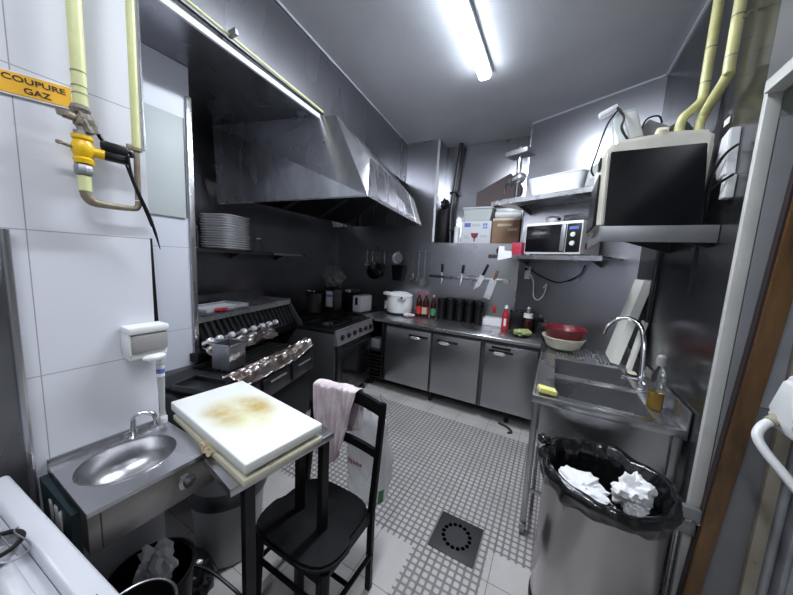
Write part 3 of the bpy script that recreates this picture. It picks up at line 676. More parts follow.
# ================================================================== alcove shelf with plates
rzL = R(6.3)
A0 = (-1.66, .72, 0)
def Aw(x, y, z): c, s_ = math.cos(rzL), math.sin(rzL); return Vector((A0[0] + x * c - y * s_, A0[1] + x * s_ + y * c, z))
t = thing('plate_shelf', 'narrow dark steel shelf on the alcove wall carrying white plates', 'shelf', A0, rzL)
MB().box(-1.14, -.80, .40, 1.95, 1.618, 1.630, b=.002).box(-.806, -.80, .35, 1.95, 1.600, 1.630).build('shelf_board', M['steel_dark'], t, local=True)
for y in (.6, 1.2, 1.8): MB().prism([(-1.14, 1.617), (-.95, 1.617), (-1.14, 1.54)], y - .004, y + .004, 'y').build('bracket', M['steel_dark'], t, local=True)
MB().box(-.799, -.796, 1.45, 1.9, 1.604, 1.626).build('label_strip', M['hinge_grey'], t, local=True)
pz = 1.631; pl = Aw(-.925, 1.01, pz)
proto = thing('square_plate', 'white square plate in the stack on the alcove shelf', 'plate', pl, R(20), 'white square plates on the alcove shelf')
def plate(u, v):
    a = 2 * PI * u; ca, sa = math.cos(a), math.sin(a); r = (abs(ca) ** 7 + abs(sa) ** 7) ** (-1 / 7)
    k = v; z = .0 if k < .7 else .017 * (k - .7) / .3
    return Vector((.155 * ca * r * k, .155 * sa * r * k, z + .001))
MB().grid(plate, 40, 8, wrap=True).build('plate_body', M['plate'], proto, local=True, solid=.005, angle=60)
ORD = ['second', 'third', 'fourth', 'fifth', 'sixth', 'seventh', 'eighth', 'ninth', 'tenth', 'eleventh', 'twelfth', 'thirteenth']
proto['label'] = 'white square plate lying directly on the alcove shelf, lowest of the stack'
for k in range(1, 14):
    lb = 'white square plate on top of the stack on the alcove shelf' if k == 13 else 'white square plate, %s from the bottom of the alcove shelf stack' % ORD[k - 1]
    dup(proto, pl + Vector((rnd.uniform(-.006, .006), rnd.uniform(-.006, .006), .0215 * k)), R(20 + rnd.uniform(-2.5, 2.5)), label=lb)
for (yy, h, lab) in ((.68, .16, 'clear glass jar left of the white plate stack'), (1.32, .12, 'small clear glass jar right of the white plate stack')):
    p = Aw(-.88, yy, 1.631)
    t = thing('glass_jar', lab, 'jar', p)
    MB().lathe([(0, 0), (.035, 0), (.037, .01), (.037, h * .8), (.03, h * .9), (.03, h), (.027, h), (.027, h * .88), (.034, h * .78), (.034, .008), (0, .008)], 20).build('body', M['glass'], t, local=True)
    MB().lathe([(0, 0), (.032, 0), (.032, .015), (0, .016)], 20, (0, 0, h)).build('lid', M['steel'], t, local=True)

# ================================================================== extractor hood
t = thing('extractor_hood', 'large stainless extractor hood above the stove and grill', 'extractor hood', (-1.9, 2.5, 2.05))
Lb, Rb = Vector((-1.22, 1.75, 2.05)), Vector((-1.50, 3.30, 2.05))          # lip bottom
Lm, Rm = Vector((-1.316, 1.896, 2.37)), Vector((-1.62, 3.30, 2.37))         # lip top
Lm = Vector((-1.30, 1.87, 2.36)); 
Lt, Rt = Vector((-1.60, 1.83, 2.689)), Vector((-1.925, 3.32, 2.689))
Bt, Bb = Vector((-2.74, 1.55, 2.689)), Vector((-2.84, 1.64, 2.05))
BtR, BbR = Vector((-2.92, 3.32, 2.689)), Vector((-2.92, 3.32, 2.05))
MB().slab([Bb, Lb, Lm, Lt, Bt], .006).build('side_panel', M['steel_hood'], t, angle=10)
MB().slab([Lb, Rb, Rm, Lm], .006).build('front_lip', M['steel_hood'], t, angle=10)
MB().slab([Lm, Rm, Rt, Lt], .006).build('sloping_front', M['steel_hood'], t, angle=10)
MB().slab([Rb, BbR, BtR, Rt, Rm], .006).build('side_panel', M['steel_hood'], t, angle=10)
MB().slab([Lb.lerp(Rb, .84) + Vector((.006, 0, .002)), Rb + Vector((.006, 0, .002)), Rm + Vector((.006, 0, -.01)), Lm.lerp(Rm, .84) + Vector((.006, 0, -.01))], .004).build('lip_highlight', M['knob_chrome'], t, angle=10)  # bright slab painting in the highlight at the right end of the lip
MB().tube([Bb, Lb, Rb], .006, 8).build('bottom_edge', M['steel'], t)
# filters inside
for k in range(3):
    f0, f1 = k / 3 + .01, (k + 1) / 3 - .01
    a_ = Bb.lerp(BbR, f0) + Vector((.25, 0, .04)); b_ = Bb.lerp(BbR, f1) + Vector((.25, 0, .04))
    c_ = Lb.lerp(Rb, f1) + Vector((-.42, 0, .42)); d_ = Lb.lerp(Rb, f0) + Vector((-.42, 0, .42))
    fl = MB().slab([a_, b_, c_, d_], .02).build('filter', M['steel_dark'], t, angle=10)
    MB().tube([a_, b_, c_, d_], .010, 6, closed=True).build('filter_frame', M['greyside'], fl)

# ================================================================== gas stove
rzS = R(7.3)
S0 = (-1.835, 2.15, 0)
t = thing('gas_stove', 'dark professional gas stove with oven under the extractor hood', 'stove', S0, rzS)
MB().box(-.88, -.0, 0, .80, .12, .86, b=.004).build('body', M['greyside'], t, local=True)
MB().box(-.88, .0, 0, .80, .861, .90, b=.004).build('hob', M['black_iron'], t, local=True)
MB().prism([(-.001, .895), (.012, .895), (.045, .745), (-.001, .745)], .0, .80, 'y', bev=.002).build('control_panel', M['hinge_grey'], t, local=True)
MB().tube([(.014, -.0, .892), (.014, .80, .892)], .009, 8).build('front_rail', M['hinge_grey'], t, local=True)
for k in range(6):
    kb = MB().lathe([(0, 0), (.026, 0), (.024, .022), (0, .024)], 18, mtx=Matrix.Translation((.030, .09 + k * .125, .82)) @ Matrix.Rotation(R(102), 4, 'Y')).build('knob', M['black'], t, local=True)
    MB().box(.05, .056, .087 + k * .125, .093 + k * .125, .82, .842).build('knob_mark', M['redlabel'], kb, local=True)
d = MB().box(.0, .03, .03, .77, .18, .73, b=.006).build('oven_door', M['steel_dark'], t, local=True)
MB().tube([(.03, .12, .69), (.065, .14, .69), (.065, .66, .69), (.03, .68, .69)], .010, 8).build('handle', M['black'], d, local=True)
MB().box(.03, .034, .10, .70, .28, .60, b=.002).build('window', M['gloss_black'], d, local=True)
for x, y in ((-.05, .05), (-.05, .75), (-.83, .05), (-.83, .75)): MB().cyl((x, y, 0), (x, y, .119), .022, 12).build('foot', M['steel_dark'], t, local=True)
for i in range(2):
    for j in range(2):
        x, y = -.22 - .42 * i, .21 + .39 * j
        mb = MB().tube([(x - .16, y - .16, .922), (x + .16, y - .16, .922), (x + .16, y + .16, .922), (x - .16, y + .16, .922)], .007, 6, closed=True)
        for q in range(4): a = q * PI / 2 + PI / 4; mb.cyl((x + .05 * math.cos(a), y + .05 * math.sin(a), .924), (x + .21 * math.cos(a), y + .21 * math.sin(a), .924), .006, 6)
        mb.box(x - .165, x - .155, y - .165, y - .155, .900, .922).box(x + .155, x + .165, y - .165, y - .155, .900, .922).box(x - .165, x - .155, y + .155, y + .165, .900, .922).box(x + .155, x + .165, y + .155, y + .165, .900, .922)
        mb.build('pan_support', M['black_iron'], t, local=True)
        MB().lathe([(0, 0), (.055, 0), (.055, .012), (.035, .018), (0, .018)], 18, (x, y, .900)).build('burner', M['hinge_grey'] if (i, j) == (0, 0) else M['black_iron'], t, local=True)
def Sw(x, y, z): c, s_ = math.cos(rzS), math.sin(rzS); return Vector((S0[0] + x * c - y * s_, S0[1] + x * s_ + y * c, z))

# ================================================================== fridge counter (back wall)
t = thing('fridge_counter', 'three-door stainless fridge counter along the back wall', 'fridge counter', (-1.0, 3.35, 0))
MB().box(-2.12, -.052, 2.955, 3.715, .865, .90, b=.006, seg=3).build('worktop', M['steel'], t)
MB().box(-2.12, -.052, 3.700, 3.716, .901, .95, b=.002).build('upstand', M['steel'], t)
MB().box(-1.76, -.06, 3.01, 3.70, .13, .864).build('carcass', M['greyside'], t)
for (x0, x1, hx, col_) in ((-1.722, -1.15, -1.30, 'plain'), (-1.125, -.60, -.955, 'plain'), (-.555, -.065, -.40, 'bar')):
    d = MB().box(x0, x1, 2.972, 3.009, .15, .825, b=.005).build('door', M['steel_door'], t)
    MB().box(hx - .115, hx + .115, 2.955, 2.971, .752, .777, b=.004).build('handle', M['black'], d)
    MB().lathe([(0, 0), (.7, .05), (1, .5), (.7, .95), (0, 1)], 16, mtx=Matrix.Translation((hx - (.035 if col_ == 'plain' else 0.01), 2.951, .728)) @ Matrix.Diagonal((.065, .012, .034, 1))).build('handle_cup', M['knob_chrome'], d)
MB().box(-.49, -.31, 2.95, 2.962, .788, .812, b=.003).build('handle_bracket', M['black'], t)
MB().box(-2.11, -2.09, 2.99, 3.70, .13, .864).box(-2.09, -1.762, 3.60, 3.70, .13, .864).box(-2.09, -1.762, 2.99, 3.60, .13, .15).box(-2.09, -1.762, 2.99, 3.60, .47, .49).box(-1.79, -1.762, 2.975, 3.0, .13, .864).build('open_bay', M['steel_dark'], t)
gm = MB()
for k in range(6): gm.box(-2.08, -1.80, 2.98, 2.99, .19 + k * .045, .21 + k * .045)
gm.build('vent_grille', M['black_iron'], t)
for x in (-1.98, -1.15, -.30):
    for y in (3.08, 3.62): MB().cyl((x, y, 0), (x, y, .129), .022, 12).build('foot', M['black'], t)
tag(MB().box(-2.02, -1.86, 3.05, 3.25, .491, .60, b=.006).build('storage_box', M['grey_plastic']), 'small grey box on the open shelf left of the fridge doors', 'box')
t = thing('corner_worktop', 'dark worktop in the corner between stove and fridge counter', 'worktop', (-2.6, 3.4, 0))
MB().box(-3.04, -2.13, 3.06, 3.70, .865, .90, b=.004).build('top', M['steel_dark'], t)
for x in (-2.9, -2.2):
    for y in (3.12, 3.62): MB().box(x - .02, x + .02, y - .02, y + .02, 0, .864).build('leg', M['steel_dark'], t)
tag(MB().tube([(-.36, 3.0, .012), (-.28, 2.96, .02), (-.22, 2.90, .012), (-.25, 2.86, .012)], .010, 8, smooth=6).build('hose', M['rubber']), 'black hose end lying on the floor under the fridge counter', 'hose')

# --- things on the counter
t = thing('rice_cooker', 'white round rice cooker at the left of the fridge counter', 'rice cooker', (-1.83, 3.47, .901))
MB().lathe([(0, .0), (.15, 0), (.155, .012), (.165, .03), (.178, .12), (.178, .20), (.172, .235), (0, .24)], 40).build('body', M['white'], t, local=True)
MB().lathe([(.174, 0), (.18, .012), (.17, .03), (.10, .058), (0, .066)], 40, (0, 0, .236)).build('lid', M['white'], t, local=True)
MB().lathe([(.158, .002), (.163, .002), (.163, .028), (.158, .028)], 36).build('base_ring', M['black'], t, local=True)
MB().box(-.15, -.03, -.20, -.13, .255, .30, b=.015).build('lid_latch', M['white'], t, local=True)
MB().box(.06, .16, -.19, -.09, .205, .27, b=.02).build('handle', M['white'], t, local=True)
MB().lathe([(0, 0), (.014, 0), (.014, .01), (0, .01)], 12, mtx=Matrix.Translation((.13, -.19, .24)) @ Matrix.Rotation(PI / 2, 4, 'X')).build('steam_vent', M['black'], t, local=True)
MB().box(-.165, -.14, -.12, -.08, .06, .17, b=.006).build('side_clip', M['knob_chrome'], t, local=True)
tag(MB().crumple((-1.60, 3.32, .925), .07, .05, .026, 21, .45).build('raw_garlic', M['towel'], angle=50), 'pale pink lump of food on the counter beside the white rice cooker', 'food')
def bottle(name, loc, lab, h, r, body, cap, label, grp=None):
    t = thing(name, lab, 'bottle', loc, 0, grp)
    MB().lathe([(0, 0), (r, .002), (r, h * .55), (r * .85, h * .66), (r * .42, h * .78), (r * .40, h * .88), (0, h * .88)], 20).build('body', body, t, local=True)
    MB().lathe([(0, h * .86), (r * .52, h * .86), (r * .50, h * .93), (r * .25, h), (0, h)], 16).build('cap', cap, t, local=True)
    MB().lathe([(r * 1.02, h * .12), (r * 1.02, h * .42)], 20).build('label', label, t, local=True)
    return t
bottle('sauce_bottle', (-1.535, 3.46, .901), 'dark sauce bottle with pink cap nearer the white rice cooker', .33, .043, M['sauce'], M['pink'], M['redlabel'])
bottle('sauce_bottle', (-1.44, 3.47, .901), 'dark sauce bottle with pink cap and white-red label, second from the rice cooker', .33, .043, M['sauce'], M['pink'], M['red'])
bottle('sauce_bottle', (-1.345, 3.49, .901), 'slim dark bottle with green and white label beside the black tumblers', .30, .034, M['sauce'], M['steel'], M['greenlabel'])
MB().box(-1.475, -1.405, 3.422, 3.427, .945, 1.03).build('label_patch', M['bread'], bpy.data.objects['sauce_bottle.001'])
proto = thing('black_tumbler', 'tall black plastic tumbler in the row under the knife rack', 'tumbler', (-1.235, 3.50, .901), 0, 'black tumblers standing in a row on the fridge counter')
MB().lathe([(0, 0), (.048, 0), (.05, .01), (.056, .26), (.0575, .265), (.056, .268), (.052, .25), (.044, .02), (0, .02)], 20).build('cup', M['black'], proto, local=True)
MB().lathe([(.0555, .225), (.0572, .232), (.0572, .24), (.0558, .245)], 20).build('ridge', M['gloss_black'], proto, local=True)
PL = ['leftmost', 'second from left', 'middle', 'second from right', 'rightmost']
proto['label'] = 'tall black tumbler beside the sauce bottles, leftmost in the front row'
for k in range(1, 5): dup(proto, (-1.235 + k * .118, 3.50 + .004 * (k % 2), .901), label='tall black tumbler, %s of the five in the front row' % PL[k])
BL = ['leftmost', 'second from left', 'second from right', 'rightmost']
for k in range(4): dup(proto, (-1.18 + k * .118, 3.62, .901), label='black tumbler in the back row against the wall, %s of four' % BL[k])
t = thing('white_tray', 'low white plastic tray on the counter right of the black tumblers', 'tray', (-.575, 3.60, .901))
MB().box(-.14, .13, -.07, .07, 0, .004).box(-.15, -.14, -.08, .08, 0, .085, b=.002).box(.13, .14, -.08, .08, 0, .085, b=.002).box(-.15, .14, -.08, -.07, 0, .085, b=.002).box(-.15, .14, .07, .08, 0, .085, b=.002).build('tray', M['white'], t, local=True)
bottle('ketchup_bottle', (-.44, 3.37, .901), 'red ketchup bottle with white cap at the right of the counter', .285, .038, M['red'], M['white'], M['redlabel'])
MB().box(-.45, -.425, 3.327, 3.331, .96, 1.04).build('label_patch', M['white'], bpy.data.objects['ketchup_bottle'])
for i, (x, y, s, h, lab) in enumerate(((-.335, 3.50, .070, .21, 'black box-shaped canister just right of the red ketchup bottle'), (-.06, 3.32, .05, .13, 'low black canister beside the red bowl'))):
    t = thing('canister', lab, 'canister', (x, y, .901))
    MB().box(-s, s, -s, s, 0, h, b=.008).build('body', M['black'], t, local=True)
    MB().box(-s - .003, s + .003, -s - .003, s + .003, h + .0005, h + .018, b=.004).build('lid', M['gloss_black'], t, local=True)
t = thing('spice_jar', 'dark jar with a white band and steel top on the counter', 'jar', (-.215, 3.40, .901))
MB().lathe([(0, 0), (.042, 0), (.044, .01), (.044, .15), (.03, .17), (0, .17)], 20).build('body', M['sauce'], t, local=True)
MB().lathe([(0, .17), (.047, .17), (.047, .215), (0, .215)], 20).build('white_band', M['white'], t, local=True)
MB().lathe([(.02, .216), (.02, .25), (.026, .27), (.015, .29), (0, .292)], 14).build('spout', M['hinge_grey'], t, local=True)
t = thing('cabbage', 'pale green vegetable lying on the counter before the canisters', 'vegetable', (-.26, 3.20, .901))
MB().crumple((0, 0, .04), .075, .05, .035, 31, .3).crumple((.05, .01, .045), .05, .04, .035, 33, .35).build('leaves', M['green'], t, local=True)
MB().lathe([(0, 0), (.07, 0), (.085, .012), (0, .012)], 20).build('dish', M['gloss_black'], t, local=True)

# --- corner things
t = thing('cooking_pot', 'tall steel cooking pot on the far left of the gas stove', 'pot', (-2.60, 2.66, .930))
MB().lathe([(0, 0), (.10, 0), (.105, .01), (.105, .23), (.108, .235), (.10, .24), (0, .24)], 32).build('body', M['steel_door'], t, local=True)
MB().lathe([(0, .241), (.107, .241), (.10, .252), (.04, .265), (0, .267)], 32).build('lid', M['black_iron'], t, local=True)
for a in (-2.3, -1.6, -.9): MB().lathe([(0, 0), (.012, .004), (.012, .02), (0, .024)], 10, (.085 * math.cos(a), .085 * math.sin(a), .254)).build('knob', M['chrome'], t, local=True)
t = thing('storage_canister', 'square see-through canister with pale blue label beside the pot', 'canister', (-2.40, 2.78, .930))
MB().box(-.075, .075, -.075, .075, 0, .29, b=.01).build('body', M['steel_dark'], t, local=True)
MB().box(-.05, .05, -.079, -.0755, .08, .27, b=.001).build('label', M['pale_panel'], t, local=True)
MB().box(-.045, .045, -.0805, -.0793, .20, .23).build('blue_print', M['blue'], t, local=True)
MB().box(-.08, .08, -.08, .08, .291, .31, b=.005).build('lid', M['black'], t, local=True)
tag(MB().crumple((-2.42, 2.80, 1.375), .135, .12, .13, 41, .3, f=3).build('wrapped_bundle', M['wrap'], angle=30), 'bundle in crumpled plastic wrap on top of the square canister', 'bundle')
t = thing('toaster', 'black and white toaster on the corner worktop by the stove', 'toaster', (-2.36, 3.24, .901))
MB().box(-.20, .01, -.13, .13, 0, .24, b=.02).build('body', M['black'], t, local=True)
MB().box(.011, .15, -.14, .13, 0, .225, b=.02).build('front', M['white'], t, local=True)
MB().box(.06, .10, -.148, -.1405, .10, .20, b=.003).build('lever_slot', M['black'], t, local=True)
MB().box(-.20, -.02, -.09, .09, .241, .30, b=.02).build('lid', M['greyside'], t, local=True)
t2 = MB().box(-.16, -.06, -.095, -.085, .252, .29, b=.004).build('lid_badge', M['white'], t, local=True)

# ================================================================== knife rack and hanging tools
t = thing('knife_rack', 'long magnetic steel knife bar on the back wall', 'knife rack', (-1.0, 3.70, 1.43))
MB().box(-1.50, -.49, 3.705, 3.7195, 1.412, 1.452, b=.002).build('bar', M['steel'], t)
MB().box(-1.52, -1.30, 3.700, 3.7045, 1.418, 1.446).build('magnet_strip', M['steel_dark'], t)
MB().box(-.55, -.48, 3.690, 3.704, 1.40, 1.46, b=.004).build('end_clip', M['white'], t)
def knife(x, ztop, hl, bl, bw, ang, hm, label, square=False):
    t = thing('kitchen_knife', label, 'knife', (x, 3.7032, ztop - hl))
    rot = Matrix.Rotation(R(ang), 4, 'Y')
    MB().box(-.014, .014, -.009, .009, 0, hl, b=.005, mtx=rot).build('handle', hm, t, local=True)
    if square: b_ = [(-bw / 2, -.002), (bw / 2, -.002), (bw / 2, -bl), (-bw / 2, -bl)]
    else: b_ = [(-bw / 2, -.002), (bw / 2, -.002), (bw / 2, -bl * .6), (bw * .1 - bw / 2, -bl)]
    MB().prism(b_, -.0015, .0015, 'y', mtx=rot).build('blade', M['knob_chrome'], t, local=True)
knife(-1.335, 1.60, .11, .17, .025, -3, M['black'], 'narrow knife with black handle at the left of the bar')
knife(-1.06, 1.60, .11, .17, .025, 4, M['black'], 'slim black-handled knife near the middle of the bar')
knife(-.80, 1.635, .15, .22, .065, 22, M['black'], 'black-handled chef knife tilted on the bar')
knife(-.66, 1.56, .12, .25, .085, 16, M['knifewood'], 'cleaver with brown handle tilted on the bar', True)
t = thing('scissors', 'steel kitchen scissors hooked on the knife bar', 'scissors', (-.94, 3.69, 1.33))
MB().tube([(-.96 + .022 * math.cos(k * PI / 6), 3.695, 1.46 + .026 * math.sin(k * PI / 6)) for k in range(12)], .004, 6, closed=True).tube([(-.915 + .022 * math.cos(k * PI / 6), 3.695, 1.46 + .026 * math.sin(k * PI / 6)) for k in range(12)], .004, 6, closed=True).build('finger_rings', M['steel'], t)
MB().prism([(-.95, 1.436), (-.93, 1.436), (-.925, 1.33)], 3.692, 3.695, 'y').prism([(-.94, 1.436), (-.92, 1.436), (-.945, 1.33)], 3.6955, 3.698, 'y').build('blades', M['steel'], t)
tag(MB().box(-.645, -.605, 3.700, 3.718, 1.03, 1.12, b=.004).build('wall_switch', M['redlabel']), 'small dark red switch on the back wall above the white tray', 'switch')
t = thing('utensil_rail', 'thin steel rail with hooks for hanging ladles', 'utensil rail', (-2.0, 3.69, 1.745))
MB().cyl((-2.60, 3.675, 1.745), (-1.53, 3.675, 1.745), .007, 8).build('rail', M['steel'], t)
for x in (-2.55, -2.05, -1.57): MB().cyl((x, 3.675, 1.745), (x, 3.7195, 1.745), .006, 8).build('bracket', M['steel'], t)
def utensil(kind, x, L, lab, m_=None):
    m_ = m_ or M['steel']; t = thing(kind, lab, kind.replace('_', ' '), (x, 3.655, 1.74 - L)); y = 3.655
    MB().tube([(x, 3.682, 1.752), (x, 3.668, 1.757), (x, 3.655, 1.75), (x, 3.655, 1.73), (x, 3.655, 1.745 - L * .72)], .0045, 6, smooth=3).build('handle', m_, t)
    z = 1.745 - L * .72
    if kind == 'ladle': MB().lathe([(.045, .05), (.042, .02), (.025, .003), (0, 0)], 16, (x, y - .03, z - .06)).build('bowl', m_, t)
    elif kind == 'skimmer': MB().lathe([(0, 0), (.05, .004), (.056, .012)], 18, mtx=Matrix.Translation((x, y - .005, z - .05)) @ Matrix.Rotation(R(80), 4, 'X')).build('disc', m_, t)
    elif kind == 'spatula': MB().box(x - .035, x + .035, y - .002, y + .002, z - .10, z, b=.001).build('blade', m_, t)
    elif kind == 'whisk':
        mb = MB()
        for q in range(4):
            a = q * PI / 4; mb.tube([(x, y, z), (x + .03 * math.cos(a), y + .02 * math.sin(a), z - .07), (x, y, z - .13), (x - .03 * math.cos(a), y - .02 * math.sin(a), z - .07), (x, y, z)], .0018, 5, smooth=4)
        mb.build('wires', m_, t)
utensil('ladle', -2.52, .26, 'steel ladle at the far left of the hanging tools')
utensil('spatula', -2.42, .24, 'short steel spatula second from the left of the hanging tools')
utensil('skimmer', -2.32, .25, 'dark skimmer hanging between spatula and whisk', M['steel_dark'])
utensil('whisk', -2.21, .27, 'wire whisk hanging left of the white round spoon')
utensil('spatula', -1.76, .40, 'long steel spatula just right of the black bin on the rail')
utensil('ladle', -1.66, .48, 'long steel ladle in the right group of hanging tools')
utensil('skimmer', -1.57, .50, 'long steel skimmer at the right end of the rail')
t = thing('hanging_sieve', 'dark round sieve hanging low at the left of the back wall', 'sieve', (-2.40, 3.67, 1.29))
MB().tube([(-2.40 + .13 * math.cos(k * PI / 12), 3.70 - .02, 1.43 + .10 * math.sin(k * PI / 12)) for k in range(24)], .008, 8, closed=True).build('rim', M['black_iron'], t)
MB().lathe([(0, 0), (.7, .15), (1, .5)], 24, mtx=Matrix.Translation((-2.40, 3.66, 1.43)) @ Matrix.Rotation(R(-90), 4, 'X') @ Matrix.Diagonal((.125, .095, .04, 1))).build('mesh_bowl', M['steel_dark'], t)
t = thing('white_ladle', 'round white plastic scoop hanging on the utensil rail', 'scoop', (-1.98, 3.64, 1.56))
MB().lathe([(0, 0), (.07, .008), (.085, .03), (.08, .032), (.06, .014), (0, .01)], 24, mtx=Matrix.Translation((-1.98, 3.645, 1.65)) @ Matrix.Rotation(R(90), 4, 'X')).build('scoop', M['white'], t)
MB().tube([(-1.98, 3.66, 1.762), (-1.98, 3.652, 1.72)], .005, 6).build('handle', M['white'], t)
t = thing('utensil_bin', 'black plastic holder hanging below the white round scoop', 'holder', (-1.97, 3.65, 1.33))
MB().prism([(-2.055, 1.545), (-1.875, 1.545), (-1.895, 1.335), (-2.035, 1.335)], 3.60, 3.7195, 'y', bev=.004).build('body', M['black'], t)
MB().box(-2.06, -1.87, 3.595, 3.60, 1.53, 1.55).build('rim', M['gloss_black'], t)

# ================================================================== niche with boxes
NZ = 1.881
t = thing('niche_pipe', 'dark vertical pipe at the left end of the steel niche', 'pipe', (-1.36, 3.93, NZ))
MB().tube([(-1.33, 3.93, NZ + .001), (-1.35, 3.93, 2.3), (-1.27, 3.93, CZ - .01)], .028, 12).build('pipe', M['steel_dark'], t)
for z in (2.05, 2.55): MB().box(-1.38, -1.27, 3.90, 4.018, z, z + .025, b=.003).build('clamp', M['black_iron'], t)
tag(MB().box(-1.47, -1.36, 3.80, 3.95, NZ + .001, 2.33, b=.01).crumple((-1.41, 3.86, 2.40), .06, .06, .07, 3, .4).build('appliance_box', M['black_iron']), 'dark gas fitting in the left corner of the steel niche', 'gas fitting')
t = thing('paper_roll', 'narrow white roll standing left of the wine glass carton', 'roll', (-1.19, 3.76, NZ + .001))
MB().lathe([(.012, 0), (.035, 0), (.035, .21), (.012, .21), (.012, 0)], 18).build('roll', M['white'], t, local=True)
t = thing('wine_glass_carton', 'white carton with wine glass picture and blue print in the niche', 'carton', (-.94, 3.86, NZ + .001))
MB().box(-.185, .185, -.12, .12, 0, .275, b=.002).build('carton', M['whitecarton'], t, local=True)
e = -.1215
MB().prism([(-.06, .125), (.035, .125), (.025, .08), (-.005, .055), (-.005, .02), (-.02, .02), (-.02, .055), (-.05, .08)], e - .001, e, 'y').build('glass_print', M['wine'], t, local=True)
MB().box(-.15, -.07, e - .001, e, .20, .25).box(.085, .105, e - .001, e, .215, .245).box(.115, .135, e - .001, e, .215, .245).box(.085, .105, e - .001, e, .18, .205).box(.115, .135, e - .001, e, .18, .205).build('blue_print', M['blue'], t, local=True)
MB().box(-.055, .05, e - .001, e, .205, .24).box(-.15, -.09, e - .001, e, .05, .10).box(.06, .14, e - .001, e, .07, .10).build('grey_print', M['pale_panel'], t, local=True)
t = thing('food_container', 'translucent grey lidded container on top of the wine glass carton', 'container', (-.94, 3.86, NZ + .277))
MB().prism([(-.155, 0), (.155, 0), (.18, .15), (-.18, .15)], -.11, .11, 'y', bev=.006).build('tub', M['pale_panel'], t, local=True)
MB().box(-.188, .188, -.118, .118, .151, .172, b=.005).build('lid', M['whitecarton'], t, local=True)
t = thing('brown_carton', 'brown cardboard carton beside the wine glass carton', 'carton', (-.585, 3.86, NZ + .001))
MB().box(-.155, .155, -.12, .12, 0, .30, b=.002).build('carton', M['carton'], t, local=True)
MB().box(-.10, .08, e - .001, e, .205, .235).box(.02, .13, e - .001, e, .15, .185).build('pale_print', M['bread'], t, local=True)
MB().box(-.156, .156, e - .0005, e + .0005, .275, .299).build('tape', M['cream'], t, local=True)
t = thing('kitchen_roll', 'white kitchen roll lying on top of the brown carton', 'kitchen roll', (-.585, 3.86, NZ + .302))
MB().lathe([(.018, -.15), (.052, -.15), (.052, .15), (.018, .15), (.018, -.15)], 24, mtx=Matrix.Translation((0, 0, .053)) @ Matrix.Rotation(PI / 2, 4, 'Y')).build('roll', M['white'], t, local=True)
tag(MB().slab([(-1.02, 3.95, 2.375), (-.50, 3.95, 2.375), (-.47, 3.95, 2.60), (-.62, 3.95, 2.76), (-1.02, 3.95, 2.55)], .05).build('cardboard_sheet', M['darkcarton']), 'dark brown board leaning behind the containers in the niche', 'board')

# ================================================================== diagonal wall shelves
rzW = math.atan2(-.48, 1.019)
W0 = Vector((-.40, 3.70, 0))
def Ww(x, y, z): c, s_ = math.cos(rzW), math.sin(rzW); return Vector((W0.x + x * c - y * s_, W0.y + x * s_ + y * c, z))
# local: x along the wall to the right, -y into the room
t = thing('microwave_shelf', 'lower steel wall shelf carrying the microwave', 'shelf', W0, rzW)
MB().box(-.05, 1.02, -.50, -.012, 1.712, 1.728, b=.002).box(-.05, 1.02, -.506, -.50, 1.688, 1.728).build('shelf_board', M['steel'], t, local=True)
for x in (.12, .85): MB().prism([(-.012, 1.711), (-.30, 1.711), (-.012, 1.64)], x - .005, x + .005, 'x').build('bracket', M['steel_dark'], t, local=True)
t = thing('upper_shelf', 'upper steel wall shelf above the microwave', 'shelf', W0, rzW)
MB().box(-.06, .98, -.52, -.012, 2.262, 2.278, b=.002).box(-.06, .98, -.526, -.52, 2.235, 2.278).build('shelf_board', M['steel'], t, local=True)
for x in (.10, .80): MB().prism([(-.012, 2.261), (-.30, 2.261), (-.012, 2.19)], x - .005, x + .005, 'x').build('bracket', M['steel_dark'], t, local=True)

t = thing('microwave', 'white microwave oven with black door on the lower wall shelf', 'microwave', Ww(.58, -.26, 1.729), rzW)
mw, md, mh = .255, .20, .30
MB().box(-mw, mw, -md, md, .012, mh, b=.01).build('body', M['white'], t, local=True)
MB().box(-mw + .012, .125, -md - .008, -md - .001, .03, mh - .025, b=.003).build('door', M['gloss_black'], t, local=True)
MB().box(.085, .125, -md - .018, -md - .0085, .035, mh - .03, b=.006).build('door_handle', M['hinge_grey'], t, local=True)
MB().box(.132, mw - .01, -md - .006, -md - .001, .03, mh - .025, b=.002).build('control_panel', M['black'], t, local=True)
for z in (.105, .18): MB().lathe([(0, 0), (.021, 0), (.019, .016), (0, .018)], 18, mtx=Matrix.Translation((.187, -md - .0065, z)) @ Matrix.Rotation(PI / 2, 4, 'X')).build('dial', M['white'], t, local=True)
MB().box(.15, .225, -md - .0075, -md - .0062, .225, .25).build('display', M['blue'], t, local=True)
for x in (-.2, .2):
    for y in (-.15, .15): MB().cyl((x, y, 0), (x, y, .0115), .015, 10).build('foot', M['black'], t, local=True)
MB().box(mw + .0005, mw + .0015, -.12, -.04, .06, .11).build('red_sticker', M['redlabel'], t, local=True)
MB().box(mw + .0005, mw + .0015, -.13, -.06, .17, .20).build('yellow_sticker', M['sponge'], t, local=True)
t = thing('steel_mixing_bowl', 'small steel bowl on top of the microwave', 'bowl', Ww(.49, -.28, 2.031), rzW)
MB().lathe([(0, 0), (.03, 0), (.06, .03), (.07, .055), (.066, .055), (.055, .03), (.028, .004), (0, .004)], 24).build('bowl', M['chrome'], t, local=True)
MB().lathe([(0, .056), (.068, .056), (.04, .075), (0, .08)], 24).build('cover', M['steel'], t, local=True)
tag(MB().box(-.12, .10, -.10, .09, 0, .075, b=.006, mtx=Matrix.Translation(Ww(.72, -.22, 2.031)) @ Matrix.Rotation(rzW, 4, 'Z')).build('lidded_tray', M['steel_dark']), 'dark metal tray on top of the microwave beside the small bowl', 'tray')
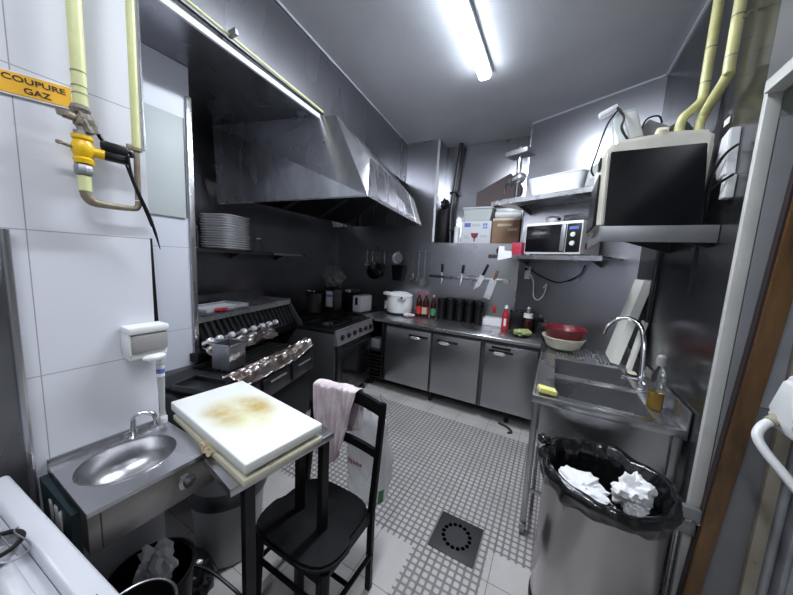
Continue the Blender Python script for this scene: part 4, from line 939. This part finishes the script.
t = thing('tissue_packet', 'white paper packets hanging over the left end of the microwave shelf', 'packet', Ww(.14, -.45, 1.66), rzW)
MB().slab([(-.055, -.068, .155), (.01, -.068, .15), (.015, -.068, .02), (-.06, -.068, .01)], .01).build('sheet', M['paper'], t, local=True)
MB().slab([(-.01, -.082, .11), (.10, -.082, .10), (.11, -.082, .04), (.02, -.082, .02)], .01).build('sheet', M['paper'], t, local=True)
t = thing('red_label_box', 'small crimson box beside the microwave on the lower shelf', 'box', Ww(.235, -.40, 1.729), rzW)
MB().box(-.055, .055, -.05, .05, 0, .125, b=.004).build('box', M['pink'], t, local=True)
MB().box(-.035, .035, -.0515, -.0503, .03, .08).build('label_print', M['redlabel'], t, local=True)
t = thing('white_round_tub', 'low white tub behind the crimson box on the lower shelf', 'tub', Ww(.24, -.14, 1.729), rzW)
MB().lathe([(0, 0), (.09, 0), (.10, .26), (0, .26)], 28).build('tub', M['whitecarton'], t, local=True)
MB().lathe([(0, .261), (.105, .261), (.105, .285), (0, .29)], 28).build('lid', M['white'], t, local=True)
t = thing('tape_reel', 'small dark tape reel on the lower shelf end', 'tape reel', Ww(.04, -.42, 1.76), rzW)
MB().lathe([(.018, 0), (.04, 0), (.04, .03), (.018, .03), (.018, 0)], 20, mtx=Matrix.Translation((0, 0, .01)) @ Matrix.Rotation(PI / 2, 4, 'X')).build('reel', M['rubber'], t, local=True)

# upper shelf things
t = thing('white_tub', 'white rectangular plastic tub on the upper shelf', 'tub', Ww(.53, -.29, 2.279), rzW)
def tub(u, v):
    a = 2 * PI * u; ca, sa = math.cos(a), math.sin(a); r = (abs(ca) ** 8 + abs(sa) ** 8) ** (-1 / 8)
    if v < .3: k = v / .3; return Vector((.215 * ca * r * k, .135 * sa * r * k, .004))
    k = (v - .3) / .7; return Vector(((.215 + .035 * k) * ca * r, (.135 + .025 * k) * sa * r, .004 + .165 * k))
MB().grid(tub, 48, 16, wrap=True).build('body', M['white'], t, local=True, solid=.006, angle=60)
MB().tube([((.252) * math.cos(2 * PI * k / 48) * (abs(math.cos(2 * PI * k / 48)) ** 8 + abs(math.sin(2 * PI * k / 48)) ** 8) ** (-1 / 8), .162 * math.sin(2 * PI * k / 48) * (abs(math.cos(2 * PI * k / 48)) ** 8 + abs(math.sin(2 * PI * k / 48)) ** 8) ** (-1 / 8), .17) for k in range(48)], .008, 6, closed=True).build('rim', M['white'], t, local=True)
t = thing('meat_grinder', 'cast metal meat grinder clamped at the left end of the upper shelf', 'meat grinder', Ww(.16, -.42, 2.279), rzW)
MB().lathe([(0, 0), (.05, 0), (.05, .01), (.022, .03), (.020, .17), (0, .17)], 20).build('stand', M['steel_dark'], t, local=True)
MB().lathe([(0, -.085), (.045, -.085), (.048, -.05), (.055, -.03), (.055, .03), (.04, .06), (.02, .08), (0, .08)], 24, mtx=Matrix.Translation((0, 0, .21)) @ Matrix.Rotation(R(75), 4, 'Y')).build('barrel', M['steel'], t, local=True)
MB().lathe([(0, .25), (.026, .25), (.026, .43), (0, .43)], 18).build('feed_tube', M['steel'], t, local=True)
MB().box(-.115, .115, -.075, .075, .43, .438).box(-.12, -.112, -.08, .08, .43, .475, b=.002).box(.112, .12, -.08, .08, .43, .475, b=.002).box(-.12, .12, -.08, -.072, .43, .475, b=.002).box(-.12, .12, .072, .08, .43, .475, b=.002).build('hopper', M['hinge_grey'], t, local=True)
MB().lathe([(0, .44), (.022, .44), (.024, .50), (.017, .52), (0, .53)], 16).build('pusher', M['steel'], t, local=True)
MB().tube([(-.08, 0, .19), (-.13, 0, .18), (-.14, 0, .13)], .009, 8).lathe([(0, 0), (.014, .004), (.012, .05), (0, .055)], 10, (-.145, 0, .08)).build('crank', M['steel_dark'], t, local=True)
MB().box(-.10, .12, -.09, .05, -.0005, .012, b=.003).build('base_plate', M['steel'], t, local=True)
t = thing('plastic_bottle', 'clear bottle with blue cap behind the white tub', 'bottle', Ww(.845, -.33, 2.279), rzW)
MB().lathe([(0, 0), (.03, 0), (.03, .12), (.012, .15), (.012, .165), (0, .165)], 18).build('body', M['bag'], t, local=True)
MB().lathe([(0, .165), (.015, .165), (.015, .19), (0, .19)], 14).build('cap', M['blue'], t, local=True)

# ================================================================== boiler on its shelf
t = thing('boiler_shelf', 'thick steel shelf under the black-fronted boiler at the right wall', 'shelf', (.4, 2.1, 1.75))
MB().box(.185, .619, 1.855, 2.60, 1.822, 1.836, b=.002).box(.185, .619, 1.848, 1.856, 1.757, 1.836, b=.002).box(.18, .188, 1.856, 2.60, 1.757, 1.836, b=.002).build('shelf_board', M['hinge_grey'], t)
for y in (1.95, 2.5): MB().prism([(.619, 1.821), (.35, 1.821), (.619, 1.74)], y - .005, y + .005, 'y').build('bracket', M['steel_dark'], t)
t = thing('water_boiler', 'yellowed white boiler with large black front panel under the pipes', 'boiler', (.38, 2.1, 1.837))
MB().prism([(.165, 1.837), (.572, 1.837), (.583, 2.235), (.575, 2.285), (.44, 2.300), (.20, 2.285), (.155, 2.23)], 1.935, 2.36, 'y', bev=.018).build('casing', M['offwhite'], t)
MB().prism([(.192, 1.838), (.565, 1.838), (.535, 2.20), (.180, 2.205)], 1.86, 1.932, 'y', bev=.004).build('front_panel', M['gloss_black'], t)
for x in (.475, .550): MB().lathe([(0, 0), (.034, 0), (.034, .018), (.028, .03), (0, .03)], 20, (x, 2.06, 2.290)).build('pipe_collar', M['offwhite'], t)
MB().lathe([(0, 0), (.024, 0), (.028, .012), (.024, .035), (0, .04)], 16, mtx=Matrix.Translation((.39, 1.98, 2.293)) @ Matrix.Rotation(R(35), 4, 'X')).build('dial_cap', M['cream'], t)
MB().box(.148, .156, 1.95, 2.33, 1.85, 2.12).build('side_panel', M['black'], t)
MB().box(.145, .156, 1.97, 2.05, 2.16, 2.22, b=.003).build('side_clip', M['black'], t)
MB().box(.615, .618, 1.94, 1.99, 2.30, 2.33).build('hook', M['offwhite'], t)
for (nm, xa, ya, xb, yb, lab) in (('gas_supply_pipe', .475, 2.06, .555, 2.10, 'left of the two yellow pipes rising from the boiler'), ('gas_supply_pipe', .550, 2.06, .572, 1.90, 'right of the two yellow pipes rising from the boiler')):
    t = thing(nm, lab, 'gas pipe', (xa, ya, 2.37))
    mb = MB().tube([(xa, ya, 2.321), (xa, ya, 2.36), (xa + .01, ya, 2.40), ((xa + xb) / 2, (ya + yb) / 2, 2.435), (xb, yb, 2.49), (xb, yb, 2.56), (xb, yb, CZ - .002)], .0205, 16, smooth=6); mb.build('pipe', M['yellow_pipe2'], t)
    for z in (2.56, 2.72): MB().lathe([(.0215, 0), (.0215, .006)], 16, (xb, yb, z)).build('joint_ring', M['rust'], t)
MB().tube([(.585, 1.885, 2.70), (.60, 1.885, 2.72), (.615, 1.885, 2.72)], .006, 6).build('clip', M['rust'], t)
# clutter on top of the boiler
t = thing('white_adapter', 'tilted white plastic box standing on the boiler among cables', 'plastic box', (.28, 2.15, 2.352))
mt = Matrix.Translation((.270, 2.13, 2.405)) @ Matrix.Rotation(R(-18), 4, 'Y') @ Matrix.Rotation(R(20), 4, 'Z')
MB().box(-.04, .04, -.045, .045, -.09, .09, b=.008, mtx=mt).build('case', M['pale_panel'], t)
MB().box(-.03, .03, -.048, -.0455, -.07, .07, b=.001, mtx=mt).build('cover', M['white'], t)
t = thing('grey_adapter', 'dark grey box leaning behind the tilted white plastic box', 'plastic box', (.38, 2.2, 2.353))
MB().box(-.06, .06, -.04, .04, -.06, .06, b=.006, mtx=Matrix.Translation((.385, 2.20, 2.375)) @ Matrix.Rotation(R(30), 4, 'Y')).build('case', M['grey_plastic'], t)
MB().tube([(.33, 2.16, 2.38), (.35, 2.15, 2.45), (.40, 2.15, 2.46), (.42, 2.15, 2.42)], .005, 6, smooth=5).build('lead', M['black'], t)
tag(MB().box(-.045, .045, -.02, .02, -.014, .014, b=.005, mtx=Matrix.Translation((.165, 2.10, 2.50)) @ Matrix.Rotation(R(-25), 4, 'Y')).box(-.04, .045, -.018, .018, -.024, -.015, b=.002, mtx=Matrix.Translation((.165, 2.10, 2.50)) @ Matrix.Rotation(R(-25), 4, 'Y')).cyl((.18, 2.10, 2.485), (.215, 2.12, 2.31), .005, 6).build('lamp_head', M['whitecarton']), 'small white lamp head sticking out left above the boiler', 'lamp')
tag(MB().tube([(.21, 2.08, 2.50), (.17, 2.06, 2.43), (.15, 2.05, 2.36), (.13, 2.04, 2.26), (.115, 2.04, 2.18), (.13, 2.04, 2.14)], .005, 6, smooth=6).tube([(.20, 2.06, 2.50), (.235, 2.05, 2.44), (.23, 2.04, 2.38), (.265, 2.03, 2.31)], .006, 6, smooth=6).build('cable', M['black']), 'black cables dangling at the left of the boiler', 'cable')
t = thing('pale_casing', 'pale green-white sloping cover behind the clutter above the boiler', 'cover', (.14, 2.5, 2.28))
MB().prism([(.13, 2.279), (.23, 2.279), (.42, 2.50), (.30, 2.54), (.15, 2.42)], 2.86, 2.98, 'y', bev=.006).build('casing', M['pale_panel'], t)
MB().box(.16, .20, 2.856, 2.86, 2.34, 2.37).build('badge', M['white'], t)
tag(MB().box(-.06, .06, -.03, .03, -.08, .08, b=.004, mtx=Matrix.Translation((.50, 2.27, 2.375)) @ Matrix.Rotation(R(55), 4, 'Y')).build('grey_box', M['greyside']), 'flat dark box wedged behind the yellow pipes on the boiler', 'box')
# cables + white trunking on the right wall
t = thing('wall_trunking', 'white plastic junction box fixed to the right wall beside the boiler', 'junction box', (.61, 1.86, 1.97))
MB().prism([(1.82, 2.24), (1.89, 2.22), (1.91, 2.10), (1.87, 2.03), (1.80, 2.04)], .585, .6195, 'x', bev=.004).build('cover', M['white'], t)
MB().box(.59, .6195, 1.78, 1.83, 1.94, 2.035, b=.004).build('lower_duct', M['white'], t)
tag(MB().tube([(.60, 1.765, 2.15), (.575, 1.80, 2.12), (.565, 1.86, 2.05), (.57, 1.90, 1.98), (.58, 1.93, 1.90)], .006, 6, smooth=6).tube([(.60, 1.755, 2.03), (.57, 1.80, 2.0), (.56, 1.87, 1.96), (.575, 1.92, 1.90)], .006, 6, smooth=6).build('cable', M['black']), 'black cables crossing the white junction box on the right wall', 'cable')
tag(MB().tube([(.608, 2.66, 2.40), (.608, 2.67, 2.0), (.608, 2.66, 1.70), (.608, 2.68, .99)], .012, 8, smooth=6).build('pipe', M['steel_dark']), 'dark pipe running down the right wall behind the boiler', 'pipe')

# wall socket with cord under the microwave shelf
t = thing('wall_socket', 'small white wall socket with curly grey cord below the microwave shelf', 'socket', Ww(.15, -.02, 1.5), rzW)
MB().box(-.03, .03, -.035, -.004, -.02, .12, b=.006).build('plate', M['white'], t, local=True)
MB().lathe([(0, 0), (.016, 0), (.016, .03), (0, .03)], 12, mtx=Matrix.Translation((.0, -.036, .09)) @ Matrix.Rotation(PI / 2, 4, 'X')).build('plug', M['black'], t, local=True)
MB().tube([(.0, -.06, .09), (.05, -.06, .05), (.09, -.04, -.06), (.10, -.03, -.20), (.15, -.03, -.24), (.21, -.03, -.18), (.23, -.03, -.06), (.20, -.03, -.10)], .006, 8, smooth=6).build('cord', M['white'], t, local=True)
tag(MB().tube([tuple(Ww(.16, -.04, 1.60)), tuple(Ww(.30, -.03, 1.52)), tuple(Ww(.50, -.03, 1.47)), tuple(Ww(.68, -.03, 1.56)), tuple(Ww(.72, -.03, 1.66))], .006, 8, smooth=6).build('cable', M['black']), 'black cable sagging on the wall under the microwave shelf', 'cable')

# ================================================================== sink unit
t = thing('sink_unit', 'long stainless double-bowl sink on legs along the right wall', 'sink', (.28, 2.4, 0))
SL, SR, SY0, SY1, SZ = -.045, .612, 1.775, 3.20, .88
bw0, bw1 = .065, .505
by = [(1.865, 2.185), (2.275, 2.68)]
top = MB().box(SL, bw0, SY0, SY1, SZ - .012, SZ, b=.002).box(bw1, SR, SY0, SY1, SZ - .012, SZ, b=.002)
top.box(bw0, bw1, SY0, by[0][0], SZ - .012, SZ, b=.002).box(bw0, bw1, by[0][1], by[1][0], SZ - .012, SZ, b=.002).box(bw0, bw1, by[1][1], 2.74, SZ - .012, SZ, b=.002)
top.box(bw0, bw1, 2.74, SY1, SZ - .025, SZ - .013)
top.box(SL - .003, SL + .01, SY0, SY1, SZ - .036, SZ + .012, b=.003).box(SL, SR, SY0 - .003, SY0 + .01, SZ - .036, SZ + .008, b=.003).box(SR - .008, SR + .004, SY0, SY1, SZ - .04, SZ + .10, b=.002)
top.build('sink_top', M['steel'], t)
rib = MB()
for k in range(18): rib.box(bw0 + .012 + k * .024, bw0 + .022 + k * .024, 2.75, 3.18, SZ - .013, SZ - .003, b=.002)
rib.build('drainboard_ribs', M['steel'], t)
for (y0, y1) in by:
    bb = MB(); zb = SZ - .24
    bb.box(bw0 - .003, bw0, y0, y1, zb, SZ - .011).box(bw1, bw1 + .003, y0, y1, zb, SZ - .011).box(bw0, bw1, y0 - .003, y0, zb, SZ - .011).box(bw0, bw1, y1, y1 + .003, zb, SZ - .011).box(bw0, bw1, y0, y1, zb - .003, zb)
    o = bb.build('bowl', M['steel'], t)
    MB().lathe([(0, 0), (.04, 0), (.04, .004), (0, .002)], 20, ((bw0 + bw1) / 2, (y0 + y1) / 2, zb + .001)).build('drain_ring', M['chrome'], o)
MB().box(.0, .60, 1.80, 1.812, .60, SZ - .046).build('front_skirt', M['steel_door'], t)
for x, y in ((-.022, 1.80), (.585, 1.80), (-.022, 3.17), (.585, 3.17)):
    lg = MB().box(x - .018, x + .018, y - .018, y + .018, .09, SZ - .013, b=.003).build('leg', M['steel_door'], t)
    MB().cyl((x, y, .06), (x, y, .09), .014, 10).box(x - .02, x + .02, y - .022, y + .022, .03, .065, b=.005).cyl((x - .013, y, .030), (x + .013, y, .030), .0295, 16).build('caster', M['hinge_grey'], lg)
MB().box(-.03, -.015, 1.82, 3.15, .18, .20).box(-.005, .58, 1.795, 1.805, .28, .30).build('brace', M['steel_door'], t)
t = thing('sink_tap', 'tall chrome swan-neck tap at the wall side of the sink', 'tap', (.575, 2.38, .881))
MB().lathe([(0, 0), (.028, 0), (.028, .01), (.018, .02), (.018, .06), (0, .062)], 20, (.565, 2.40, .881)).build('base', M['chrome'], t)
MB().tube([(.565, 2.40, .93), (.565, 2.45, 1.10), (.558, 2.50, 1.20), (.53, 2.53, 1.262), (.47, 2.55, 1.29), (.41, 2.555, 1.265), (.365, 2.555, 1.205), (.352, 2.555, 1.155)], .0155, 12, smooth=8).build('spout', M['chrome'], t)
MB().tube([(.565, 2.40, .915), (.52, 2.37, .922), (.475, 2.35, .925)], .008, 10).lathe([(0, 0), (.017, 0), (.017, .03), (0, .03)], 14, mtx=Matrix.Translation((.475, 2.35, .925)) @ Matrix.Rotation(R(-90), 4, 'Y')).build('lever', M['chrome'], t)
# leaning boards
def lean_board(name, lab, xb, yb, zb, xt, w, L, th, m):
    H = math.sqrt(max(0, L * L - (xt - xb) ** 2)); q = [(xb, yb, zb), (xb, yb + w, zb), (xt, yb + w, zb + H), (xt, yb, zb + H)]
    t = thing(name, lab, 'cutting board', (xb, yb, zb)); MB().slab(q, th).build('board', m, t, angle=10); return t
lean_board('white_cutting_board', 'thick white cutting board leaning on the right wall by the sink', .455, 2.80, .889, .585, .30, .68, -.055, M['board'])
lean_board('thin_cutting_board', 'thinner white cutting board leaning behind the tap', .545, 2.64, .882, .598, .12, .38, -.012, M['board'])
t = thing('soap_dish', 'small dark dish with a pale soap bar behind the sink bowls', 'soap dish', (.545, 2.56, .881))
MB().lathe([(0, 0), (.035, 0), (.05, .02), (.046, .02), (.03, .005), (0, .005)], 20, sx=.8).build('dish', M['black'], t, local=True)
MB().box(-.025, .025, -.035, .035, .0055, .026, b=.008).build('soap', M['cream'], t, local=True)
t = thing('oil_bottle', 'clear squeeze bottle half full of amber liquid on the sink edge', 'bottle', (.538, 1.99, .882))
MB().lathe([(0, 0), (.031, 0), (.034, .008), (.034, .17), (.027, .205), (.013, .228), (.013, .24), (0, .24)], 24).build('body', M['glass'], t, local=True)
MB().lathe([(0, .004), (.030, .005), (.030, .095), (0, .095)], 24).build('liquid', M['oil'], t, local=True)
MB().lathe([(0, .241), (.020, .241), (.022, .255), (.020, .29), (.010, .30), (0, .30)], 16).build('cap', M['smoke'], t, local=True)
t = thing('yellow_sponge', 'yellow sponge on the front left corner of the sink', 'sponge', (.02, 1.84, .893))
MB().box(-.045, .05, -.032, .032, 0, .028, b=.006, mtx=Matrix.Rotation(R(14), 4, 'Z') @ Matrix.Rotation(R(8), 4, 'Y')).build('foam', M['sponge'], t, local=True)
# red bowl
t = thing('red_bowl', 'translucent red plastic bowl resting in a cream bowl on the drainboard', 'bowl', (.135, 3.12, .93))
bc = (.120, 3.04, .0)
MB().lathe([(0, .955), (.10, .96), (.150, 1.01), (.172, 1.075), (.178, 1.08), (.168, 1.077), (.145, 1.015), (.095, .967), (0, .963)], 40, bc).build('bowl', M['redbowl'], t)
for k, a in enumerate((.3, 1.2, 2.0, 2.9)):
    MB().tube([(bc[0] - .07 * math.cos(a), bc[1] - .07 * math.sin(a), .995 + .004 * k), (bc[0] + .09 * math.cos(a), bc[1] + .09 * math.sin(a), 1.03 + .004 * k)], .005, 6).build('stick', M['carton'], t)
t = thing('cream_bowl', 'cream bowl under the translucent red bowl', 'bowl', (bc[0], bc[1], .881))
MB().lathe([(0, .884), (.09, .884), (.13, .905), (.172, .985), (.178, .99), (.178, 1.0), (.168, .995), (.125, .92), (.085, .892), (0, .892)], 40, bc).build('bowl', M['cream'], t)
# black canisters near the bowl
t = thing('pepper_mill', 'dark pot with pale top knob left of the red bowl', 'pot', (-.10, 3.52, .901))
MB().lathe([(0, 0), (.065, 0), (.072, .02), (.072, .13), (0, .135)], 24).build('body', M['black'], t, local=True)
MB().lathe([(0, .136), (.074, .136), (.05, .16), (0, .168)], 24).build('lid', M['gloss_black'], t, local=True)
MB().lathe([(0, .168), (.012, .17), (.014, .19), (0, .196)], 12).build('knob', M['hinge_grey'], t, local=True)

# ================================================================== bin
BC = Vector((.27, 1.47, 0))
t = thing('waste_bin', 'large round brushed steel bin in front of the sink', 'bin', BC)
MB().lathe([(0, 0), (.222, 0), (.225, .01), (.225, .70), (.229, .705), (.218, .705), (.218, .02), (0, .02)], 64).build('drum', M['steel_bin'], t, local=True)
MB().lathe([(.2255, .002), (.230, .004), (.230, .03), (.2255, .032)], 64).build('base_ring', M['black'], t, local=True)
def liner(u, v):
    a = 2 * PI * u; nz = lambda s, q: noise.noise(Vector((math.cos(a) * s, math.sin(a) * s, q)))
    prof = [(0, .240, .675), (.10, .246, .69), (.26, .252, .722), (.34, .243, .745), (.42, .222, .748), (.55, .198, .70), (.75, .185, .58), (.9, .17, .50), (1., .0, .48)]
    for (v0, r0, z0), (v1, r1, z1) in zip(prof, prof[1:]):
        if v <= v1 + 1e-9: q = (v - v0) / (v1 - v0); r = r0 + (r1 - r0) * q; z = z0 + (z1 - z0) * q; break
    k = nz(3.2, v * 3); k2 = nz(8, v * 5)
    r += (.018 * k + .008 * k2) * (1 if r > .02 else 0)
    if r < .262 and v < .42: r = max(r, .2345)
    z += (.032 * nz(2.6, 7) if v < .12 else .022 * nz(2.4, 3)) * (1 if v < .6 else .3)
    return Vector((r * math.cos(a), r * math.sin(a), z))
t2 = thing('bin_liner', 'glossy black bin bag folded over the rim of the steel bin', 'bin bag', BC + Vector((0, 0, .48)))
m_ = MB().grid(liner, 120, 44, wrap=True); m_.bm.transform(Matrix.Translation(BC)); m_.build('bag', M['liner'], t2, angle=180, solid=.0015)
kn_ = MB().crumple((BC.x - .235, BC.y + .10, .755), .03, .03, .022, 14, .4); kn_.build('knot', M['liner'], t2, angle=180)
tag(MB().crumple((.185, 1.43, .655), .105, .095, .045, 52, .45, sub=4, f=1.5).build('crumpled_paper', M['paper'], angle=16), 'crumpled white paper at the left inside the steel bin', 'paper')
tag(MB().crumple((.375, 1.46, .69), .070, .075, .085, 77, .48, sub=4, f=1.45).build('crumpled_paper', M['paper'], angle=16), 'upright crumpled white paper at the right inside the steel bin', 'paper')
# floor drain
t = thing('floor_drain', 'square dark cast floor drain with a ring of holes', 'floor drain', (-.355, 1.55, 0))
MB().box(-.13, .13, -.132, .132, 0.0005, .005, b=.001).build('plate', M['drain'], t, local=True)
MB().lathe([(.095, .005), (.098, .0075), (.090, .0085), (.088, .0065), (0, .0062)], 40, (0, 0, .0005)).build('ring', M['drain'], t, local=True)
for k in range(16):
    a = 2 * PI * k / 16; MB().lathe([(0, 0), (.012, 0), (.012, .0012), (0, .0012)], 10, (.077 * math.cos(a), .078 * math.sin(a), .0070)).build('hole', M['void'], t, local=True)

# ================================================================== doorway clutter at the right
t = thing('wooden_plank', 'tall varnished brown plank leaning in the doorway', 'plank', (.67, 1.65, 0))
MB().prism([(.632, .001), (.682, .001), (.765, 1.38), (.80, 2.06), (.80, 2.30), (.738, 2.30), (.702, 1.38)], 1.632, 1.668, 'y', bev=.002).build('plank', M['wood'], t)
MB().prism([(.627, .001), (.6315, .001), (.7015, 1.38), (.737, 2.30), (.729, 2.30), (.694, 1.38)], 1.640, 1.668, 'y').build('dark_edge', M['ink'], t)
t = thing('metal_door', 'dark grey metal door leaf standing behind the brown plank', 'door', (.80, 1.69, 0))
MB().box(.665, .815, 1.671, 1.684, .001, 2.2, b=.001).build('leaf', M['grey_plastic'], t)
MB().box(.763, .812, 1.6655, 1.6705, 1.10, 2.2).build('pale_strip', M['scuffed'], t)
t = thing('cream_post', 'stained cream-painted post at the right of the grey door leaf', 'post', (.84, 1.68, 0))
MB().box(.8165, .858, 1.655, 1.79, .001, 2.6, b=.004).build('post', M['cream_paint'], t)
for z in (.45, .9, 1.4): MB().lathe([(0, 0), (.005, 0), (.004, .003), (0, .003)], 10, mtx=Matrix.Translation((.838, 1.655, z)) @ Matrix.Rotation(PI / 2, 4, 'X')).build('screw', M['rust'], t)
tag(MB().cyl((.892, 1.70, .001), (.892, 1.70, 2.6), .017, 14).build('conduit', M['scuffed']), 'pale vertical conduit right of the cream post', 'pipe')
t = thing('pale_cabinet', 'scuffed pale metal cabinet at the right edge of the photo', 'cabinet', (1.0, 1.70, 0))
MB().box(.915, 1.30, 1.66, 1.79, .001, 2.3, b=.008).build('body', M['scuffed'], t)
MB().box(.93, 1.28, 1.652, 1.659, .05, 2.25, b=.002).build('door', M['scuffed'], t)
t = thing('bent_pipe', 'white painted pipe elbow sticking out at the right edge', 'pipe', (.70, 1.42, 1.0))
MB().tube([(.700, 1.45, 1.125), (.672, 1.43, 1.110), (.652, 1.405, 1.08), (.662, 1.38, 1.045), (.70, 1.34, .99), (.80, 1.25, .85), (.90, 1.17, .71)], .0135, 14, smooth=6).build('pipe', M['white'], t)
MB().tube([(.690, 1.442, 1.120), (.715, 1.46, 1.135)], .018, 14).build('sleeve', M['cream_paint'], t)
t = thing('white_cistern', 'white rounded plastic box above the bent pipe at the right edge', 'plastic box', (.76, 1.42, 1.1))
MB().prism([(.700, 1.15), (.725, 1.085), (.80, 1.07), (.86, 1.08), (.87, 1.29), (.76, 1.30), (.725, 1.27)], 1.36, 1.50, 'y', bev=.012).build('case', M['white'], t)
MB().tube([(.735 + .02 * math.cos(k * PI / 8), 1.358, 1.225 + .014 * math.sin(k * PI / 8)) for k in range(16)], .0018, 6, closed=True).build('embossed_ring', M['hinge_grey'], t)
t = thing('door_latch', 'small galvanised latch plate low on the door jamb by the bin', 'latch', (.64, 1.66, .53))
MB().box(.585, .655, 1.640, 1.671, .545, .60, b=.002).box(.575, .65, 1.650, 1.671, .47, .535, b=.002).build('plate', M['hinge_grey'], t)
MB().tube([(.60, 1.645, .548), (.615, 1.635, .542), (.63, 1.645, .548), (.645, 1.635, .542), (.655, 1.640, .545)], .005, 8, smooth=3).build('pin', M['chrome'], t)
tag(MB().cyl((.606, 1.69, .001), (.606, 1.69, .47), .010, 12).build('pipe', M['steel']), 'thin steel pipe on the jamb below the latch plate', 'pipe')
# ------------------------------------------------------------------ camera
cam = bpy.data.cameras.new('camera'); co = bpy.data.objects.new('camera', cam); COL.objects.link(co)
cam.sensor_width = 36; cam.lens = 290 / 793 * 36; cam.clip_start = .01
rt = Vector((0.87503164, 0.48139666, 0.050763)); dn = Vector((0.10334874, -0.08334042, -0.99114752)); fw = Vector((-0.47290449, 0.87253174, -0.12267724))
co.matrix_world = Matrix(((rt.x, -dn.x, -fw.x, 0), (rt.y, -dn.y, -fw.y, 0), (rt.z, -dn.z, -fw.z, 1.6), (0, 0, 0, 1)))
SC.camera = co
vs = SC.view_settings; vs.view_transform = 'Standard'; vs.look = 'None'; vs.gamma = 1; vs.use_curve_mapping = False; vs.exposure = 0.58
